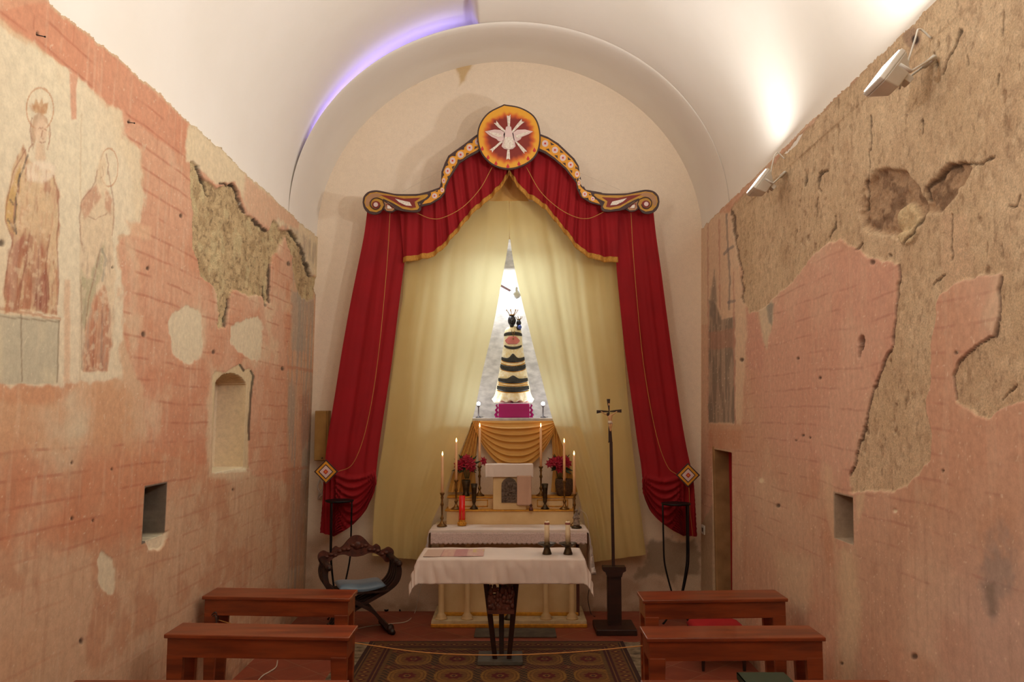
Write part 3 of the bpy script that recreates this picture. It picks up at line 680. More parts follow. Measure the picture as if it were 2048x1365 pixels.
M['lampglass'] = emis('lit_lamp_glass', (255, 250, 238), 6)
M['led'] = emis('violet_led', (160, 146, 255), 15)
M['cool'] = emis('cool_white_tube', (235, 242, 255), 12)
M['cable'] = mat('white_cable', (214, 200, 180), .6)
M['darkcable'] = mat('dark_cable', (60, 48, 42), .6)
M['boxgold'] = mat('brass_coloured_cabinet', (170, 132, 70), .5, (156, 118, 60), scale=10, metal=.25)
M['redcushion'] = cloth_mat('red_velvet', (176, 14, 26), 0, None, .8, c2=(156, 10, 20))
M['greenbook'] = mat('dark_green_cover', (24, 52, 34), .5)
M['paper'] = mat('paper_pages', (216, 204, 176), .8)
M['skin'] = mat('painted_ivory_figure', (216, 170, 120), .5)
M['loin'] = mat('white_loincloth', (226, 212, 188), .6)
M['greystat'] = mat('grey_figurine', (168, 150, 130), .5, (110, 96, 84), scale=40)
M['mint'] = mat('white_ornament', (220, 228, 238), .5)

# ------------------------------------------------------------------ cloth panels
def panel(name, L_, R_, Yc, depth, m, parent, folds, rows=90, cols=110, seed=0, extra=None, solid=0, vary=1.0, smooth_edges=True):
    """a hanging cloth between a left and a right edge (both traced on the plane y = Yc), pleated in depth"""
    t = np.linspace(0, 1, rows)
    if smooth_edges:
        L_ = smooth_poly(L_, 6); R_ = smooth_poly(R_, 6)
    A = lerp_poly([P(x, y, Yc) for x, y in L_], t); B = lerp_poly([P(x, y, Yc) for x, y in R_], t)
    s = np.linspace(0, 1, cols); out = []
    rs = np.random.RandomState(seed); ph = rs.rand(8)*6.28; fr = folds*np.array([1, .53, 1.7, 2.6])
    for i in range(rows):
        row = []
        for j in range(cols):
            q = s[j]; x = A[i][0]*(1-q)+B[i][0]*q; z = A[i][2]*(1-q)+B[i][2]*q
            w = q + .02*vary*math.sin(t[i]*3+ph[4]+q*5)
            d = (math.sin(w*fr[0]*2*PI+ph[0]) + .6*math.sin(w*fr[1]*2*PI+ph[1]) + .4*math.sin(w*fr[2]*2*PI+ph[2]+t[i]) + .2*math.sin(w*fr[3]*2*PI+ph[3]-t[i]*2))/2.2
            dy = depth*d
            if extra: x, dy, z = extra(x, dy, z, q, t[i])
            row.append((x, Yc+dy, z))
        out.append(row)
    return obj(name, MB().grid(out, flip=True), m, parent, solid=solid)

# cream curtains over the shrine
YC = 8.44
cl = panel('cream_curtain', [(850,405),(826,470),(812,520),(805,600),(797,650),(783,760),(768,880),(755,960),(748,1030),(745,1112)],
           [(1018,402),(1018,474),(1004,560),(987,650),(966,740),(946,835),(922,900),(898,960),(884,1000),(868,1036),(862,1060),(858,1122)], YC, .017, 'creamcloth', None, 4.2, seed=3, vary=2.5)
tag(cl, 'cream curtain hanging left of the lit shrine gap, sweeping outward to the left', 'curtain', 'cream curtains')
cr = panel('cream_curtain', [(1019,402),(1020,474),(1034,560),(1056,650),(1079,740),(1104,835),(1128,900),(1148,960),(1162,1010),(1172,1060),(1180,1126)],
           [(1190,405),(1215,470),(1234,520),(1240,600),(1247,690),(1256,800),(1266,900),(1276,980),(1285,1050),(1292,1110)], YC, .017, 'creamcloth', None, 4.2, seed=5, vary=2.5)
tag(cr, 'cream curtain hanging right of the lit shrine gap, behind the tall crucifix', 'curtain', 'cream curtains')
# long red side drapes gathered at the painted diamonds
YR = 8.33
def swag_left(x, dy, z, q, t, c=None):
    return x, dy, z
def drape(side):
    if side < 0:
        Lp = [(735,415),(728,470),(714,540),(700,610),(684,700),(668,800),(655,880),(648,945),(645,1000),(641,1066)]
        Rp = [(822,415),(812,500),(804,560),(794,640),(784,720),(772,800),(760,880),(753,940),(752,974),(735,1016),(706,1050),(668,1074)]
        tie = P(656, 945, YR)
    else:
        Lp = [(1218,415),(1230,500),(1235,560),(1243,640),(1252,720),(1263,800),(1274,880),(1283,940),(1286,990),(1306,1030),(1340,1058),(1366,1072)]
        Rp = [(1306,415),(1312,470),(1322,540),(1331,610),(1343,700),(1357,800),(1370,880),(1384,950),(1390,1000),(1394,1074)]
        tie = P(1378, 950, YR)
    def ex(x, dy, z, q, t):
        u = abs(x-tie.x); v = tie.z+.03-z; r = math.hypot(x-tie.x, z-tie.z); k = float(ss(.0, .10, v))
        c = v/(.20+.80*math.sin(PI*min(1, u/.50)))
        fold = .050*(.5+.5*math.sin(2*PI*c/.082+.5))**1.4*float(ss(.0, .08, c))*float(ss(.03, .10, u))*k
        strip = .014*math.sin((x-tie.x)*120)*k*float(ss(.14, .05, u))
        pinch = -.05*math.exp(-(r/.10)**2)
        return x, dy*(1-.8*k) - fold + strip + pinch*.4, z
    return panel('red_drape', Lp, Rp, YR, .016, 'redcloth', None, 3.1, rows=170, cols=110, seed=12 if side < 0 else 15, extra=ex)
tag(drape(-1), 'long red drape at the left of the shrine, gathered behind a painted diamond', 'drape', 'red side drapes')
tag(drape(1), 'long red drape at the right of the shrine, gathered behind a painted diamond', 'drape', 'red side drapes')
# red swagged pelmet with gold fringe (two halves)
YV = 8.26
def pelmet(side):
    if side < 0:
        top = [(800,418),(850,405),(880,372),(900,336),(925,308),(955,290),(985,292),(1016,318)]
        bot = [(806,517),(836,513),(862,508),(884,492),(908,466),(934,433),(960,408),(990,382),(1006,364),(1017,342)]
    else:
        top = [(1236,418),(1190,405),(1163,372),(1140,336),(1115,308),(1085,290),(1052,292),(1019,318)]
        bot = [(1236,517),(1206,516),(1176,507),(1152,488),(1128,458),(1104,428),(1080,404),(1050,384),(1034,366),(1019,342)]
    T = lerp_poly([P(x, y, YV) for x, y in smooth_poly(top, 6)], np.linspace(0, 1, 150)); B = lerp_poly([P(x, y, YV) for x, y in smooth_poly(bot, 6)], np.linspace(0, 1, 150))
    rows = []
    for i in range(40):
        t = i/39; row = []
        for j in range(150):
            s = j/149; w = s + .03*t
            d = .022*math.sin(w*2*PI*9+1.2*math.sin(w*7)) + .012*math.sin(w*2*PI*17.3+side) + .012*math.sin(w*2*PI*4.1)
            row.append((T[j][0]*(1-t)+B[j][0]*t, YV + d*(.5+.5*t), T[j][2]*(1-t)+B[j][2]*t))
        rows.append(row)
    o = obj('red_pelmet', MB().grid(rows, flip=side > 0), 'redcloth')
    rows = []
    for k in range(4):
        rows.append([(B[j][0], rows_y - .006, B[j][2] - .012 + .058*(1-k/3)*1.0 - .03) for j, rows_y in [(j, YV + (.022*math.sin((j/149+.03)*2*PI*9+1.2*math.sin((j/149+.03)*7))+.012*math.sin((j/149+.03)*2*PI*17.3+side)+.012*math.sin((j/149+.03)*2*PI*4.1)) - .008*(k > 1)) for j in range(150)]])
    fr = obj('gold_fringe', MB().grid(rows), 'fringe', o, label='gold fringe along the lower hem', solid=.006)
    return o
tag(pelmet(-1), 'pleated red pelmet cloth with gold fringe, left half under the dove disc', 'pelmet', 'red pelmet cloths')
tag(pelmet(1), 'pleated red pelmet cloth with gold fringe, right half under the dove disc', 'pelmet', 'red pelmet cloths')
mb = MB(); rows = []
for i in range(12):
    t = i/11; rows.append([P(1018+(q-.5)*(22+62*t), 345+62*t, 8.50)+Vector((0, .006*math.sin(q*14), 0)) for q in np.linspace(0, 1, 20)])
tag(obj('gold_cloth_backing', mb.grid(rows, flip=True), 'goldcloth'), 'small triangle of gold cloth peeping below the dove disc', 'cloth')

# ------------------------------------------------------------------ painted cornice board
YB = 8.14
def plate(name, pts, m, parent, y=YB, th=.02, label=None, sm=0):
    """a flat cut-out board traced on its own plane, with real thickness"""
    if sm: pts = smooth_poly(list(pts)+[pts[0]], sm)[:-1]
    mb = MB(); mb.prism(pts, lambda a, b: tuple(P(a, b, YB)+Vector((0, y-YB+th, 0))), lambda a, b: tuple(P(a, b, YB)+Vector((0, y-YB, 0))))
    return obj(name, mb, m, parent, label=label)
def circ(cx, cy, rx, ry=None, n=28, a0=0): return [(cx+rx*math.cos(2*PI*k/n+a0), cy+(ry or rx)*math.sin(2*PI*k/n+a0)) for k in range(n)]
def multi(name, polys, m, parent, y, th=.004, label=None):
    mb = MB()
    for pts in polys: mb.prism(pts, lambda a, b: tuple(P(a, b, YB)+Vector((0, y-YB+th, 0))), lambda a, b: tuple(P(a, b, YB)+Vector((0, y-YB, 0))))
    return obj(name, mb, m, parent, label=label)
c0 = P(1018, 300, YB)
cor = thing('painted_cornice', c0, 'painted wooden cornice with dove disc, ringed bands and scroll ends above the red cloth', 'cornice')
DC = smooth_poly([(1008,211),(1040,217),(1066,232),(1078,254),(1081,284),(1073,312),(1052,331),(1020,341),(988,334),(965,313),(955,284),(958,254),(976,228),(1008,211)], 8)[:-1]
def scale_poly(p, k, c=(1018, 276)): return [(c[0]+(x-c[0])*k, c[1]+(y-c[1])*k) for x, y in p]
disc = obj('disc', MB().prism(DC, lambda a, b: tuple(P(a, b, YB)+Vector((0, -.005, 0))), lambda a, b: tuple(P(a, b, YB)+Vector((0, -.032, 0)))), 'board_dark', cor)
def disc_mat():
    m, N, L, b = newmat('sunburst_paint'); b.inputs['Roughness'].default_value = .55
    at = N.new('ShaderNodeVertexColor'); at.layer_name = 'Col'; L.new(at.outputs[0], b.inputs['Base Color']); return m
M['vcol'] = disc_mat()
def radial_disc():
    mb = MB(); cols = []; n = 160; R = 30; face = scale_poly(DC, .955); A = np.array(lerp_poly(face+[face[0]], np.linspace(0, 1, n+1)))[:-1]
    vs = []
    for i in range(R+1):
        k = i/R
        for j in range(n):
            x = 1018+(A[j][0]-1018)*k; y = 276+(A[j][1]-276)*k
            vs.append(tuple(P(x, y, YB)+Vector((0, -.034, 0))))
            w = k + .09*(float(fbm(j*.35, i*.12, 5))-.5) + .05*math.sin(j*.9)*.4 + (.06 if y < 240 else 0)
            a = ss(.64, .80, w); bb = ss(.76, .90, w)
            c = lin((130, 34, 22))*(1-a)+lin((206, 92, 30))*a; c = c*(1-bb)+lin((228, 164, 44))*bb; cols.append(c)
    fs = [(i*n+j, i*n+(j+1) % n, (i+1)*n+(j+1) % n, (i+1)*n+j) for i in range(R) for j in range(n)]
    mb.add(vs, fs)
    o = obj('sunburst', mb, 'vcol', disc); at = o.data.color_attributes.new('Col', 'FLOAT_COLOR', 'POINT')
    at.data.foreach_set('color', np.concatenate([np.array(cols), np.ones((len(cols), 1))], 1).astype(np.float32).ravel()); return o
radial_disc()
Z1 = lambda x: 940+x/9.1      # from the close-up of the disc
Z2 = lambda y: 200+y/9.1
def cu(pts): return [(Z1(a), Z2(b)) for a, b in pts]
dove = multi('dove', [cu([(640,600),(655,520),(705,495),(750,520),(760,600),(790,640),(800,700),(830,870),(780,915),(700,930),(620,915),(575,870),(620,720),(610,650)]),
    cu([(640,630),(560,575),(450,565),(275,600),(330,650),(400,700),(480,735),(520,775),(590,780),(625,720)]),
    cu([(770,630),(860,570),(1000,565),(1145,600),(1060,650),(940,700),(920,740),(860,775),(800,760),(785,700)])], 'board_pinkwhite', disc, YB-.044, .010, label='pale pinkish white dove with spread wings')
multi('feather_patch', [cu([(635,705),(775,705),(800,890),(700,925),(610,885)]), cu([(330,605),(560,650),(590,700),(500,700),(400,660)]), cu([(830,680),(960,630),(1100,600),(950,690),(860,730)])], 'pearl', dove, YB-.050, .006)
for nm, q in (('ray', [(690,520),(725,520),(740,290),(710,320),(670,305)]), ('ray', [(640,620),(660,600),(540,480),(480,400),(478,445),(435,445),(520,530)]), ('ray', [(755,600),(775,620),(930,470),(990,425),(945,415),(940,370),(870,450)]),
              ('ray', [(570,765),(600,785),(430,940),(405,980),(395,935),(355,935),(450,870)]), ('ray', [(815,770),(835,765),(960,880),(1035,960),(990,965),(990,1005),(930,930)]), ('ray', [(680,925),(720,925),(730,1110),(695,1090),(660,1110)])):
    multi(nm, [cu(q)], 'pearl', disc, YB-.040, .006)
def drop(x, y, s=1): return cu([(x, y-42*s), (x+14*s, y-12*s), (x+28*s, y+10*s), (x+24*s, y+34*s), (x, y+44*s), (x-24*s, y+34*s), (x-28*s, y+10*s), (x-14*s, y-12*s)])
for x, y in ((226,900),(332,1058),(474,1166),(690,1218),(890,1176),(1056,1078),(1170,926)):
    multi('red_drop', [drop(x, y)], 'board_red', disc, YB-.037, .003)
# ringed bands
def band(side):
    if side < 0:
        g = lambda a, b: (715+a/6.824, 250+b/6.824)
        outer = [(1640,125),(1580,165),(1480,245),(1240,420),(1190,520),(1145,640),(1140,760),(1130,850),(960,910),(820,945),(820,1000),(870,1115),(1000,1085),(1140,1000),(1190,930),(1215,830),(1260,730),(1390,525),(1520,440),(1650,370),(1700,330),(1700,120)]
        inner = [(1640,165),(1480,290),(1270,440),(1225,520),(1170,650),(1165,760),(1160,870),(1000,925),(950,1000),(880,1085),(1000,1060),(1125,980),(1165,930),(1190,830),(1240,715),(1375,495),(1500,415),(1640,340),(1690,300),(1690,130)]
        dots = [(1640,232,48,62),(1530,315,56,62),(1408,410,60,62),(1298,492,54,62),(1232,632,50,60),(1178,765,30,50),(1157,893,32,42),(1052,972,50,50)]
    else:
        g = lambda a, b: (1080+a/6.824, 250+b/6.824)
        outer = [(-60,110),(20,130),(110,165),(250,250),(470,460),(530,560),(540,650),(525,760),(570,830),(630,885),(830,920),(900,950),(850,1105),(690,1065),(560,985),(505,870),(495,790),(340,600),(190,470),(60,385),(-60,335)]
        inner = [(-50,140),(20,160),(120,200),(240,280),(440,470),(510,570),(515,650),(500,760),(560,850),(620,905),(700,930),(820,1080),(700,1045),(580,965),(525,870),(515,790),(360,585),(210,455),(80,360),(-50,300)]
        dots = [(70,258,60,64),(204,346,60,62),(312,452,58,62),(418,548,54,60),(505,675,40,56),(530,800,22,44),(610,948,44,50),(720,1010,36,40)]
    b = multi('band', [[g(*q) for q in outer]], 'board_dark', cor, YB, .02)
    multi('gold_ground', [[g(*q) for q in inner]], 'board_gold', b, YB-.003, .004)
    tri = []
    for i in range(len(dots)-1):
        x0, y0, _, r0 = dots[i]; x1, y1, _, r1 = dots[i+1]; mx, my = (x0+x1)/2, (y0+y1)/2; dx, dy = x1-x0, y1-y0; L_ = math.hypot(dx, dy); nx, ny = -dy/L_, dx/L_; w = min(r0, r1)
        for sg in (-1, 1):
            a = (mx+nx*w*.42*sg, my+ny*w*.42*sg); e = (mx+nx*w*.92*sg, my+ny*w*.92*sg); k = w*.55
            tri.append([g(*a), g(e[0]+dx/L_*k, e[1]+dy/L_*k), g(e[0]-dx/L_*k, e[1]-dy/L_*k)])
    multi('dark_triangles', tri, 'board_dark', b, YB-.0045, .002)
    mb = MB()
    for x, y, rx, ry in dots:
        for k, mi, dy_ in ((1.0, 0, -.006), (.72, 1, -.0085), (.22, 2, -.011)):
            mb.prism([g(*q) for q in circ(x, y, rx*k, ry*k, 20)], lambda a, b_: tuple(P(a, b_, YB)+Vector((0, dy_+.003, 0))), lambda a, b_: tuple(P(a, b_, YB)+Vector((0, dy_, 0))), mi)
    obj('ringed_rosettes', mb, ['board_gold', 'board_pinkwhite', 'board_red'], b)
    return b
band(-1); band(1)
def scroll(side):
    if side < 0: g = lambda a, b: (715+a/6.824, 250+b/6.824)
    else: g = lambda a, b: (1080+(1700-a)/6.824+0, 250+(b-8)/6.824)
    out = [(70,1060),(85,980),(150,915),(260,895),(400,920),(540,945),(800,945),(980,925),(1000,960),(950,1020),(845,1070),(870,1130),(850,1180),(780,1195),(620,1180),(540,1165),(470,1195),(400,1185),(350,1160),(300,1210),(220,1225),(130,1190),(85,1130)]
    gold = [(95,1060),(110,990),(170,935),(260,920),(400,945),(540,972),(800,975),(955,950),(965,970),(920,1010),(815,1060),(845,1130),(820,1160),(740,1170),(620,1150),(500,1080),(430,1045),(350,1010),(360,1100),(330,1160),(260,1195),(170,1180),(115,1120)]
    tanp = [(110,1060),(130,985),(190,945),(270,935),(360,960),(300,985),(230,1000),(170,1060),(150,1120),(120,1110)]
    mar = [(310,960),(450,975),(640,1010),(860,1000),(780,1055),(800,1130),(740,1140),(600,1110),(480,1040)]
    wht = [(515,1012),(600,1035),(715,1060),(745,1112),(660,1105),(570,1060)]
    s = multi('scroll', [[g(*q) for q in smooth_poly(out+[out[0]], 4)[:-1]]], 'board_dark', cor, YB-.006, .02)
    multi('gold_paint', [[g(*q) for q in gold]], 'board_olive', s, YB-.010, .004)
    multi('tan_paint', [[g(*q) for q in tanp]], 'board_tan', s, YB-.012, .003)
    multi('maroon_paint', [[g(*q) for q in mar]], 'board_maroon', s, YB-.013, .003)
    multi('pearl_inlay', [[g(*q) for q in wht]], 'pearl', s, YB-.017, .004)
    # volute: dark spiral, white eye
    mb = MB()
    for ln in ([(540,1166),(470,1112),(400,1062),(340,1028),(270,1003),(210,1020),(180,1070),(192,1124),(240,1156),(292,1144),(316,1100)], [(348,1164),(376,1110),(352,1042)]):
        mb.tube([P(x, y, YB)+Vector((0, -.016, 0)) for x, y in [g(*q) for q in smooth_poly(ln, 6)]], .0052, 6)
    obj('volute_line', mb, 'board_dark', s)
    multi('eye_ring', [[g(*q) for q in circ(258, 1095, 56, 50)]], 'board_maroon', s, YB-.016, .004)
    multi('pearl_eye', [[g(*q) for q in circ(254, 1095, 30, 30)]], 'board_pinkwhite', s, YB-.022, .006)
    multi('leaflet', [[g(*q) for q in [(350,1040),(420,1060),(520,1140),(480,1180),(400,1175),(370,1140)]]], 'board_tan', s, YB-.013, .004)
    multi('leaflet_centre', [[g(*q) for q in [(390,1085),(440,1095),(490,1140),(410,1155)]]], 'board_maroon', s, YB-.016, .003)
    multi('leaflet_pearl', [[g(*q) for q in [(408,1100),(440,1108),(476,1148),(412,1148)]]], 'pearl', s, YB-.019, .003)
scroll(-1); scroll(1)
# painted diamonds holding the drapes
def diamond(cx, cy, r, label):
    o = P(cx, cy, 8.2); t = thing('painted_diamond', o, label, 'ornament', 'diamond drape ornaments')
    for nm, k, m, y in (('board', 1.0, 'board_dark', 0), ('gold_border', .86, 'board_gold', .004), ('dark_line', .62, 'board_dark', .007), ('white_field', .52, 'board_pinkwhite', .010), ('red_centre', .22, 'board_red', .013), ('inner_square', .10, 'board_gold', .015)):
        mb = MB(); pts = [(cx-r*k, cy), (cx, cy-r*k*1.02), (cx+r*k, cy), (cx, cy+r*k*1.02)]
        mb.prism(pts, lambda a, b: tuple(P(a, b, 8.2)+Vector((0, .012 if nm == 'board' else -y+.004, 0))), lambda a, b: tuple(P(a, b, 8.2)+Vector((0, -y, 0))))
        obj(nm, mb, m, t)
    return t
DL = diamond(652, 944, 24, 'painted wooden diamond pinned over the left red drape')
DR = diamond(1376, 951, 24, 'painted wooden diamond pinned over the right red drape')
# cords
def cord(name, pts, r, m, label, cat, group=None, Y=8.18):
    c = [P(x, y, Y) for x, y in smooth_poly(pts, 8)]
    if not isinstance(cat, str): return obj(name, MB().tube(c, r, 6), m, cat, label=label)
    return tag(obj(name, MB().tube(c, r, 6), m), label, cat, group)
cord('gold_cord', [(984,335),(960,378),(925,415),(885,436),(860,437),(833,426)], .0035, 'cord', 'thin gold cord looped from the dove disc to the left scroll', cor, None, 8.19)
cord('gold_cord', [(1053,335),(1080,382),(1115,415),(1150,434),(1178,437),(1208,424)], .0035, 'cord', 'thin gold cord looped from the dove disc to the right scroll', cor, None, 8.19)
cord('gold_cord', [(780,426),(776,500),(768,600),(758,700),(744,800),(726,880),(704,930),(676,944)], .0028, 'cord', 'thin gold cord trailing down the left red drape to its diamond', DL, None, 8.24)
cord('gold_cord', [(1262,426),(1266,500),(1274,600),(1286,720),(1302,820),(1318,890),(1336,935),(1354,950)], .0028, 'cord', 'thin gold cord trailing down the right red drape to its diamond', DR, None, 8.24)
cord('gold_cord', [(1378,976),(1380,1020),(1386,1075)], .0022, 'cord', 'short gold cord dangling below the right diamond', DR, None, 8.2)
cord('hanging_wire', [(805,384),(880,342)], .0012, 'cable', 'fine wire holding the cornice left of the dove disc', 'wire', 'cornice wires', 8.35)
cord('hanging_wire', [(1160,346),(1240,380)], .0012, 'cable', 'fine wire holding the cornice right of the dove disc', 'wire', 'cornice wires', 8.35)
# ------------------------------------------------------------------ shrine: figure, pedestal, lamps
YS = 8.90
pb = P(1028, 833, YS); pt_ = P(1028, 808, YS)
pz = NZ0; ph_ = pt_.z - pz
ped = MB(); w0 = .165
ped.box((pb.x-w0, YS-.13, pz+.002), (pb.x+w0, YS+.13, pz+ph_))
pd = obj('magenta_pedestal', ped, 'magenta', bevel=.008); tag(pd, 'magenta satin covered block under the robed figure', 'pedestal')
for sgn in (-1, 1):
    fr = MB(); rows = []
    for i in range(14):
        t = i/13; rows.append([(pb.x+sgn*(w0+.004+q*(.018+.02*t)+.008*math.sin(i*1.4)), YS-.135-.01*math.sin(q*9), pz+.004+ph_*(1-t)*.92) for q in np.linspace(0, 1, 5)])
    fr.grid(rows); obj('ruffle', fr, 'magenta', pd)
fx, fz = P(1026, 806, YS).x, pt_.z
st = thing('robed_madonna_figure', (fx, YS, fz), 'dark-faced crowned figure in a stiff ivory robe with black jewelled bands', 'statue')
H = P(1026, 655, YS).z - fz           # shoulder height
prof = [(.001,0),(.212,.004),(.222,.02),(.205,.05),(.188,.09),(.178,.16),(.160,.27),(.140,.38),(.120,.50),(.104,.60),(.098,.68),(.094,.73),(.082,.765),(.05,.79),(.02,.80)]
k_ = H/.79
def bodyr(z): return float(np.interp(z, [p[1] for p in prof], [p[0] for p in prof]))
mb = MB(); vs = []; n = 64
for r, z in prof:
    for k in range(n):
        a = 2*PI*k/n; fl = 1+.035*math.sin(a*14)*max(0, 1-z*3)
        vs.append((fx+r*math.cos(a)*fl, YS+r*.62*math.sin(a)*fl, fz+z*k_+(.012*math.sin(a*14)*(z < .03)) + .014*(z < .1) + .004))
mb.add(vs, [(i*n+k, i*n+(k+1) % n, (i+1)*n+(k+1) % n, (i+1)*n+k) for i in range(len(prof)-1) for k in range(n)] + [tuple(range(n))[::-1]], True)
body = obj('robe', mb, 'robe', st)
def wrap_band(z0, w, sag, half=1.15, peak=0, m='blackband', nm='jewelled_band', lab=None):
    rows = []
    for i in range(5):
        row = []
        for q in np.linspace(-1, 1, 40):
            a = -PI/2 + q*half; zc = z0 - sag*(1-q*q) ; t = i/4
            ww = w*(1-.35*abs(q)**3); up = peak*math.exp(-(q/.22)**2)
            z = zc - ww/2 + t*(ww+up); r = bodyr(z)+.006
            row.append((fx+r*math.cos(a), YS+r*.62*math.sin(a)-.002, fz+z*k_+.018))
        rows.append(row)
    obj(nm, MB().grid(rows), m, st, solid=.006)
wrap_band(.150, .052, .025); wrap_band(.232, .045, .022, peak=.035); wrap_band(.372, .052, .035); wrap_band(.450, .042, .028, peak=.05); wrap_band(.578, .026, .026, half=.95); wrap_band(.690, .036, -.012, half=1.2)
rs_ = MB(); rows = []
for i in range(7):
    t = i/6; rows.append([(fx+(bodyr(.61+.075*t)+.010+.004*math.sin(q*12))*math.cos(-PI/2-.05+q*.85*(1-abs(t-.45)*1.1)), YS+(bodyr(.61+.075*t)+.012)*.62*math.sin(-PI/2-.05+q*.85*(1-abs(t-.45)*1.1)), fz+(.60+.08*t)*k_+.01) for q in np.linspace(-1, 1, 20)])
obj('pink_rosette', rs_.grid(rows), 'pinkcloth', st, solid=.006)
gb = MB()
for z0, sg in ((.118,.025),(.185,.025),(.205,.022),(.342,.035),(.402,.035),(.428,.028)):
    gb.tube([(fx+(bodyr(z0)+.007)*math.cos(-PI/2+q*1.1), YS+(bodyr(z0)+.007)*.62*math.sin(-PI/2+q*1.1), fz+(z0-sg*(1-q*q))*k_+.018) for q in np.linspace(-1, 1, 24)], .0045, 5)
obj('gilt_trim', gb, 'gilt', st)
hz = fz+H+.015
mb = MB().ball((fx-.012, YS-.02, hz+.055), .052, 16, (.86, .9, 1.15)); mb.lathe([(.02,0),(.024,.03)], (fx-.012, YS-.02, hz-.02), 12)
hd = obj('dark_head', mb, 'blackskin', st, label='very dark face and veil')
mb = MB(); mb.ball((fx-.012, YS-.066, hz+.052), .009, 8); mb.ball((fx-.027, YS-.062, hz+.064), .005, 6); mb.ball((fx+.003, YS-.062, hz+.064), .005, 6); mb.ball((fx-.012, YS-.063, hz+.035), .007, 6, (1.6,1,.5))
obj('facial_features', mb, 'blackskin', hd)
mb = MB().ball((fx+.062, YS-.03, hz+.028), .03, 14, (.9, .9, 1.1)); mb.lathe([(.022,-.05),(.03,-.02),(.018,0)], (fx+.062, YS-.03, hz+.0), 12)
obj('child_head', mb, 'blackskin', st)
mb = MB()
for cx_, cz_, r in ((fx-.012, hz+.112, .03), (fx+.062, hz+.062, .018)):
    mb.lathe([(r,0),(r*1.1,.008),(r,.014)], (cx_, YS-.02, cz_-.004), 14)
    for a in np.linspace(0, 2*PI, 8)[:-1]:
        x1, y1 = cx_+r*math.cos(a), YS-.02+r*math.sin(a)
        mb.tube([(x1, y1, cz_+.008), (x1+.5*r*math.cos(a)+.004, y1+.3*r*math.sin(a), cz_+.03*r/.03), (x1+1.1*r*math.cos(a), y1+.5*r*math.sin(a), cz_+.055*r/.03)], [.0035, .003, .0025], 5)
        mb.ball((x1+1.1*r*math.cos(a), y1+.5*r*math.sin(a), cz_+.057*r/.03), .005*r/.03+.001, 6)
obj('spiky_crown', mb, 'brass', st)
mb = MB().ball((fx+.072, YS-.085, hz-.022), .022, 12); obj('blue_orb', mb, mat('blue_orb_glass', (70, 90, 170), .15), st)
mb = MB(); mb.tube([(fx-.03, YS-.07, hz-.02), (fx-.005, YS-.086, hz-.09), (fx+.004, YS-.09, hz-.14), (fx+.012, YS-.086, hz-.09), (fx+.025, YS-.07, hz-.02)], .003, 5); mb.ball((fx+.004, YS-.094, hz-.15), .009, 8)
obj('necklace', mb, 'brass', st)
# lights standing in the shrine
for i, (x_, y_, lb) in enumerate(((957, 808, 'small lit bulb lamp at the left of the shrine shelf'), (1086, 808, 'small lit bulb lamp at the right of the shrine shelf'))):
    b = P(x_, y_, 8.82); t = thing('shrine_lamp', (b.x, 8.82, NZ0), lb, 'lamp', 'shrine lamps')
    obj('lamp_bulb', MB().ball((b.x, 8.82, b.z), .020, 14), 'cool', t)
    mb = MB().lathe([(.03,.002),(.03,.01),(.008,.016),(.006,b.z-NZ0-.04),(.014,b.z-NZ0-.03),(.014,b.z-NZ0-.015)], (b.x, 8.82, NZ0), 12)
    mb.tube([(b.x, 8.82, NZ0+.02), (b.x+.03, 8.80, NZ0+.008), (b.x+.05, 8.78, NZ0+.01), (b.x+.03, 8.75, NZ0+.008)], .003, 6)
    obj('stem', mb, 'darkcable', t)
# tilted tube fitting and small white ornament above the figure
a = P(985, 571, 9.02); b = P(1019, 589, 9.02)
t = thing('tube_light', a.lerp(b, .5), 'bright white tube fitting tilted high in the shrine', 'lamp')
obj('tube_body', MB().tube([a, b], .030, 12, sq=.8), 'cool', t)
obj('mounting_plate', MB().hexa([a+Vector((0,.02,.03)), b+Vector((0,.02,.03)), b+Vector((0,.06,.03)), a+Vector((0,.06,.03))], [a+Vector((.02,.02,.055)), b+Vector((.02,.02,.05)), b+Vector((.02,.06,.05)), a+Vector((.02,.06,.055))]), 'darkwood', t)
q = P(1033, 588, 8.80); mb = MB()
mb.lathe([(.005,-.055),(.035,-.04),(.048,-.01),(.03,.02),(.012,.045),(.016,.06),(.004,.085)], q, 16)
for an in (.4, 1.2, 2.0, 2.8): mb.tube([q+Vector((0,0,-.01)), q+Vector((.05*math.cos(an), 0, .03*math.sin(an)-.02)), q+Vector((.07*math.cos(an), -.01, .03))], .004, 5)
tag(obj('white_ornament', mb, 'mint'), 'small white hanging ornament beside the tube light in the shrine', 'ornament')
# shelf edge with draped golden cloth below it
s0 = P(950, 836, 8.5); s1 = P(1110, 836, 8.5)
struct(obj('trim_1', MB().box((-.62, 8.55, NZ0-.055), (.56, 8.72, NZ0)), 'niche', bevel=.004))
def goldswag():
    rows = []; Yg = 8.535
    for i in range(100):
        t = i/99; row = []
        for j in range(80):
            q = -1+2*j/79
            top = P(1030, 842, Yg); zt = top.z; xw = .44
            sagz = .46*t*(1-abs(q)**2.2) + .02*t
            z = zt - sagz - .04*t*abs(q); x = top.x + q*xw*(1-.03*t)
            f = .034*(.5+.5*math.sin(t*2*PI*7.2 + .5*abs(q)+.6*math.sin(q*2+t*5)))**1.6*(1-abs(q)**3)*min(1, t*6)
            row.append((x, Yg - .006 - f - .01*t, z))
        rows.append(row)
    o = obj('gold_swag', MB().grid(rows, flip=True), 'goldcloth'); return o
gs = goldswag(); tag(gs, 'golden cloth swagged in deep folds below the shrine shelf', 'swag')
